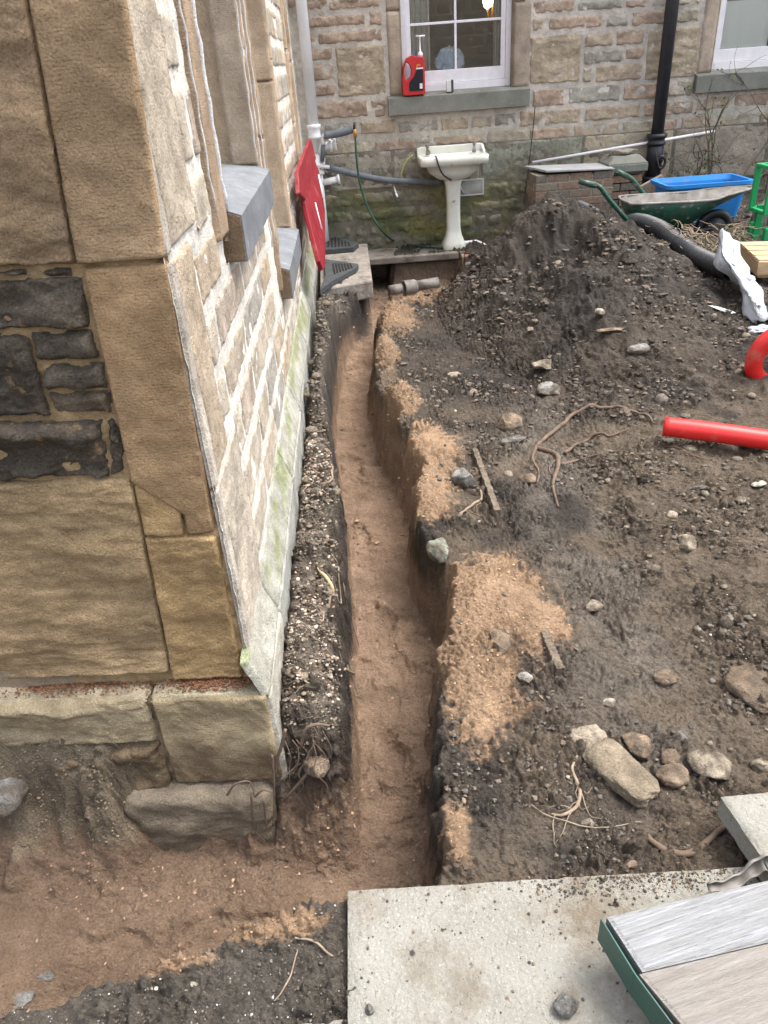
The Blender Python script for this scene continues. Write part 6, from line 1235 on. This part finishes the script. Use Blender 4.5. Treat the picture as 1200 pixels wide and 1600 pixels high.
scatter('sand_crumbs', 9000, (-.9, .85, .8, 6.6), (.0012, .0060), [(.365, .245, .148), (.32, .215, .13), (.39, .27, .17)], 'damp orange sand crumbs on the heaps along the trench', 109, weight=wsand, cat='sand')
def wbed(x, y, D, S, n1, n2, heap, inb, z): return (D > .5) * (.15 + .85 * (D < .93)) * (y < 7)
scatter('bed_crumbs', 5000, (-1.2, 1.0, .25, 7.0), (.0018, .009), [(.37, .25, .17), (.32, .21, .145), (.26, .17, .12), (.12, .095, .07)], 'crumbs of sand and soil fallen on the trench floor', 110, weight=wbed, cat='sand')
def wfnd(x, y, D, S, n1, n2, heap, inb, z): return inb * (z > -.33) * (y < 1.66) * 1.
scatter('bank_crumbs', 1800, (-1.3, 1.45, -.44, 1.66), (.002, .007), [(.23, .185, .13), (.20, .16, .11), (.17, .13, .09)], 'earthy crumbs clinging to the bank under the front plinth', 111, weight=wfnd)
scatter('embedded_rubble', 130, (.55, 1.15, 3.4, 5.6), (.012, .034), [(.22, .18, .14), (.17, .15, .125), (.27, .23, .18), (.14, .115, .09)], 'half buried small stones and rubble bits in the right hand ground', 120, lift=-.1, sub=3, mat_='rock', flat_=.9, weight=lambda *a: wsoil(*a), rough=.05, cat='rubble')
scatter('strip_rubble', 90, (-.5, 1.68, -.14, 6.2), (.010, .026), [(.24, .20, .15), (.17, .14, .11), (.13, .11, .09), (.30, .26, .20)], 'bits of rubble and clods on the narrow bank along the house', 121, lift=-.05, sub=3, mat_='rock', weight=wstrip, rough=.05, cat='rubble')
# dirt on the flag
rg = np.random.default_rng(8); mb = MB(); iv, fi = ico(1)
for k in range(1500):
    u, v_ = (rg.random(), rg.random() ** 1.4) if k < 450 else (np.clip(rg.normal(.72, .16), 0, .99), abs(rg.normal(0, .07)))
    p = A + (B_ - A) * u + Dv * (.005 + .45 * v_); r = .0009 * (5 ** (rg.random() ** 2.5)); r = min(r, .006)
    mb.add(iv * r * (1 + .2 * rg.normal(size=(len(iv), 1)).clip(-1, 1)) * np.array([1, 1, .6]) + np.array([p[0], p[1], .0355 + r * .3]), fi, np.array([[.10, .08, .06], [.2, .15, .1], [.06, .055, .05]][rg.integers(3)]))
tag(mb.build('slab_crumbs', 'pebble'), 'specks of dark soil dropped on the large flagstone', 'soil', kind='stuff')

# ================================================================== plants
def leafquad(c, d, n_, L_, W_):
    d = d / np.linalg.norm(d); s = np.cross(d, n_); s = s / (np.linalg.norm(s) + 1e-9); nn = np.cross(s, d)
    return np.array([c, c + d * L_ * .5 + s * W_ / 2 - nn * W_ * .1, c + d * L_, c + d * L_ * .5 - s * W_ / 2 - nn * W_ * .1]), [(0, 1, 2, 3)]
sh_ = empty('climbing_shrub', tuple(aty(1118, 290, 8.3)), 'nearly bare twiggy shrub against the rear wall under the right window', 'shrub'); rg = np.random.default_rng(5)
tw = MB(); lf = MB(); base = aty(1115, 285, 8.3)
def branch(p, d, L_, r, lv):
    n = 7; P = [p]
    for i in range(n): d = d + rg.normal(0, .22, 3) * np.array([1, .3, 1]); d[2] += .02; d = d / np.linalg.norm(d); q_ = P[-1] + d * L_ / n; q_[1] = min(max(q_[1], 7.95), 8.42); P.append(q_)
    v, f = tube(P, [r, r * .45], 6); tw.add(v, f)
    if lv > 0:
        for k in range(rg.integers(3, 6)):
            i = rg.integers(2, n + 1); dd = d * .3 + rg.normal(0, .8, 3) * np.array([1, .35, .8]); branch(P[i], dd / np.linalg.norm(dd), L_ * rg.uniform(.4, .7), r * .5, lv - 1)
    else:
        for k in range(rg.integers(0, 4)):
            i = rg.integers(3, n + 1); v, f = leafquad(P[i], rg.normal(size=3), rg.normal(size=3), .035, .02); lf.add(v, f)
for (a, d, L_, r) in ((1096, (-.02, 0, 1), .65, .012), (1106, (.06, 0, 1), 1.0, .014), (1112, (.16, 0, 1), .9, .011), (1150, (.25, 0, .9), .9, .010), (1180, (.0, 0, 1), .9, .010), (1200, (.2, 0, 1), .9, .012), (1130, (-.35, 0, .8), .8, .008)):
    b = aty(a, 275, 8.3); b[2] = .25; branch(b, np.array(d, float), L_, r, 2)
tw.build('branches', 'twig', sh_); lf.build('leaves', 'leaf', sh_)
# prunings under the barrow
pr = empty('prunings', tuple(G(1105, 375)), 'heap of tangled thin prunings with leaves on the ground in front of the wheelbarrow', 'prunings'); tw = MB(); lf = MB()
for k in range(120):
    c = aty(rg.uniform(1045, 1165), rg.uniform(352, 400), rg.uniform(5.7, 6.15)); P = [c]; d = rg.normal(size=3) * np.array([1, .6, .45]); d /= np.linalg.norm(d)
    for i in range(6): d = d + rg.normal(0, .35, 3); d /= np.linalg.norm(d); P.append(P[-1] + d * .045)
    P = np.array(P); P[:, 2] = np.maximum(P[:, 2], HZ(P[:, 0], P[:, 1]) + .004); P[:, 2] = np.minimum(P[:, 2], HZ(P[:, 0], P[:, 1]) + .17)
    v, f = tube(catmull(P, 3), [.0045, .002], 5); tw.add(v, f)
    if k % 2: v, f = leafquad(P[rg.integers(1, 6)], rg.normal(size=3), rg.normal(size=3), .045, .028); lf.add(v, f)
tw.build('twigs', 'paleroot', pr); lf.build('leaves', 'leaf', pr)
# weeds by the wall
for (px, py, s, lab) in ((441, 842, 1.0, 'small green-leaved weed growing at the foot of the house wall'), (452, 790, .6, 'tiny tuft of green leaves on the gravel strip above the weed')):
    g = onground(px, py); wd_ = MB()
    for k in range(9):
        a = rg.uniform(0, 6.28); d = np.array([math.cos(a), math.sin(a), rg.uniform(.3, 1)]); v, f = leafquad(g + np.array([0, 0, .004]), d, rg.normal(size=3), rg.uniform(.018, .034) * s, .016 * s); wd_.add(v, f)
    v, f = tube([g - ZZ * .01, g + ZZ * .012], .002, 5); wd_.add(v, f)
    tag(wd_.build('weed', 'leaf'), lab, 'weed')
leaf_mb = MB()
for k in range(420):
    c = np.array([4.50, YR + .42, 2.22]) + rg.normal(0, 1, 3) * np.array([.13, .06, .12]); v, f = leafquad(c, rg.normal(size=3), rg.normal(size=3), .05, .03); leaf_mb.add(v, f)  # loose leaves clustered behind the glass
tag(leaf_mb.build('window_leaves', 'leaf'), 'cluster of green leaves behind the right hand window pane', 'plant')
bpy.context.view_layer.update()
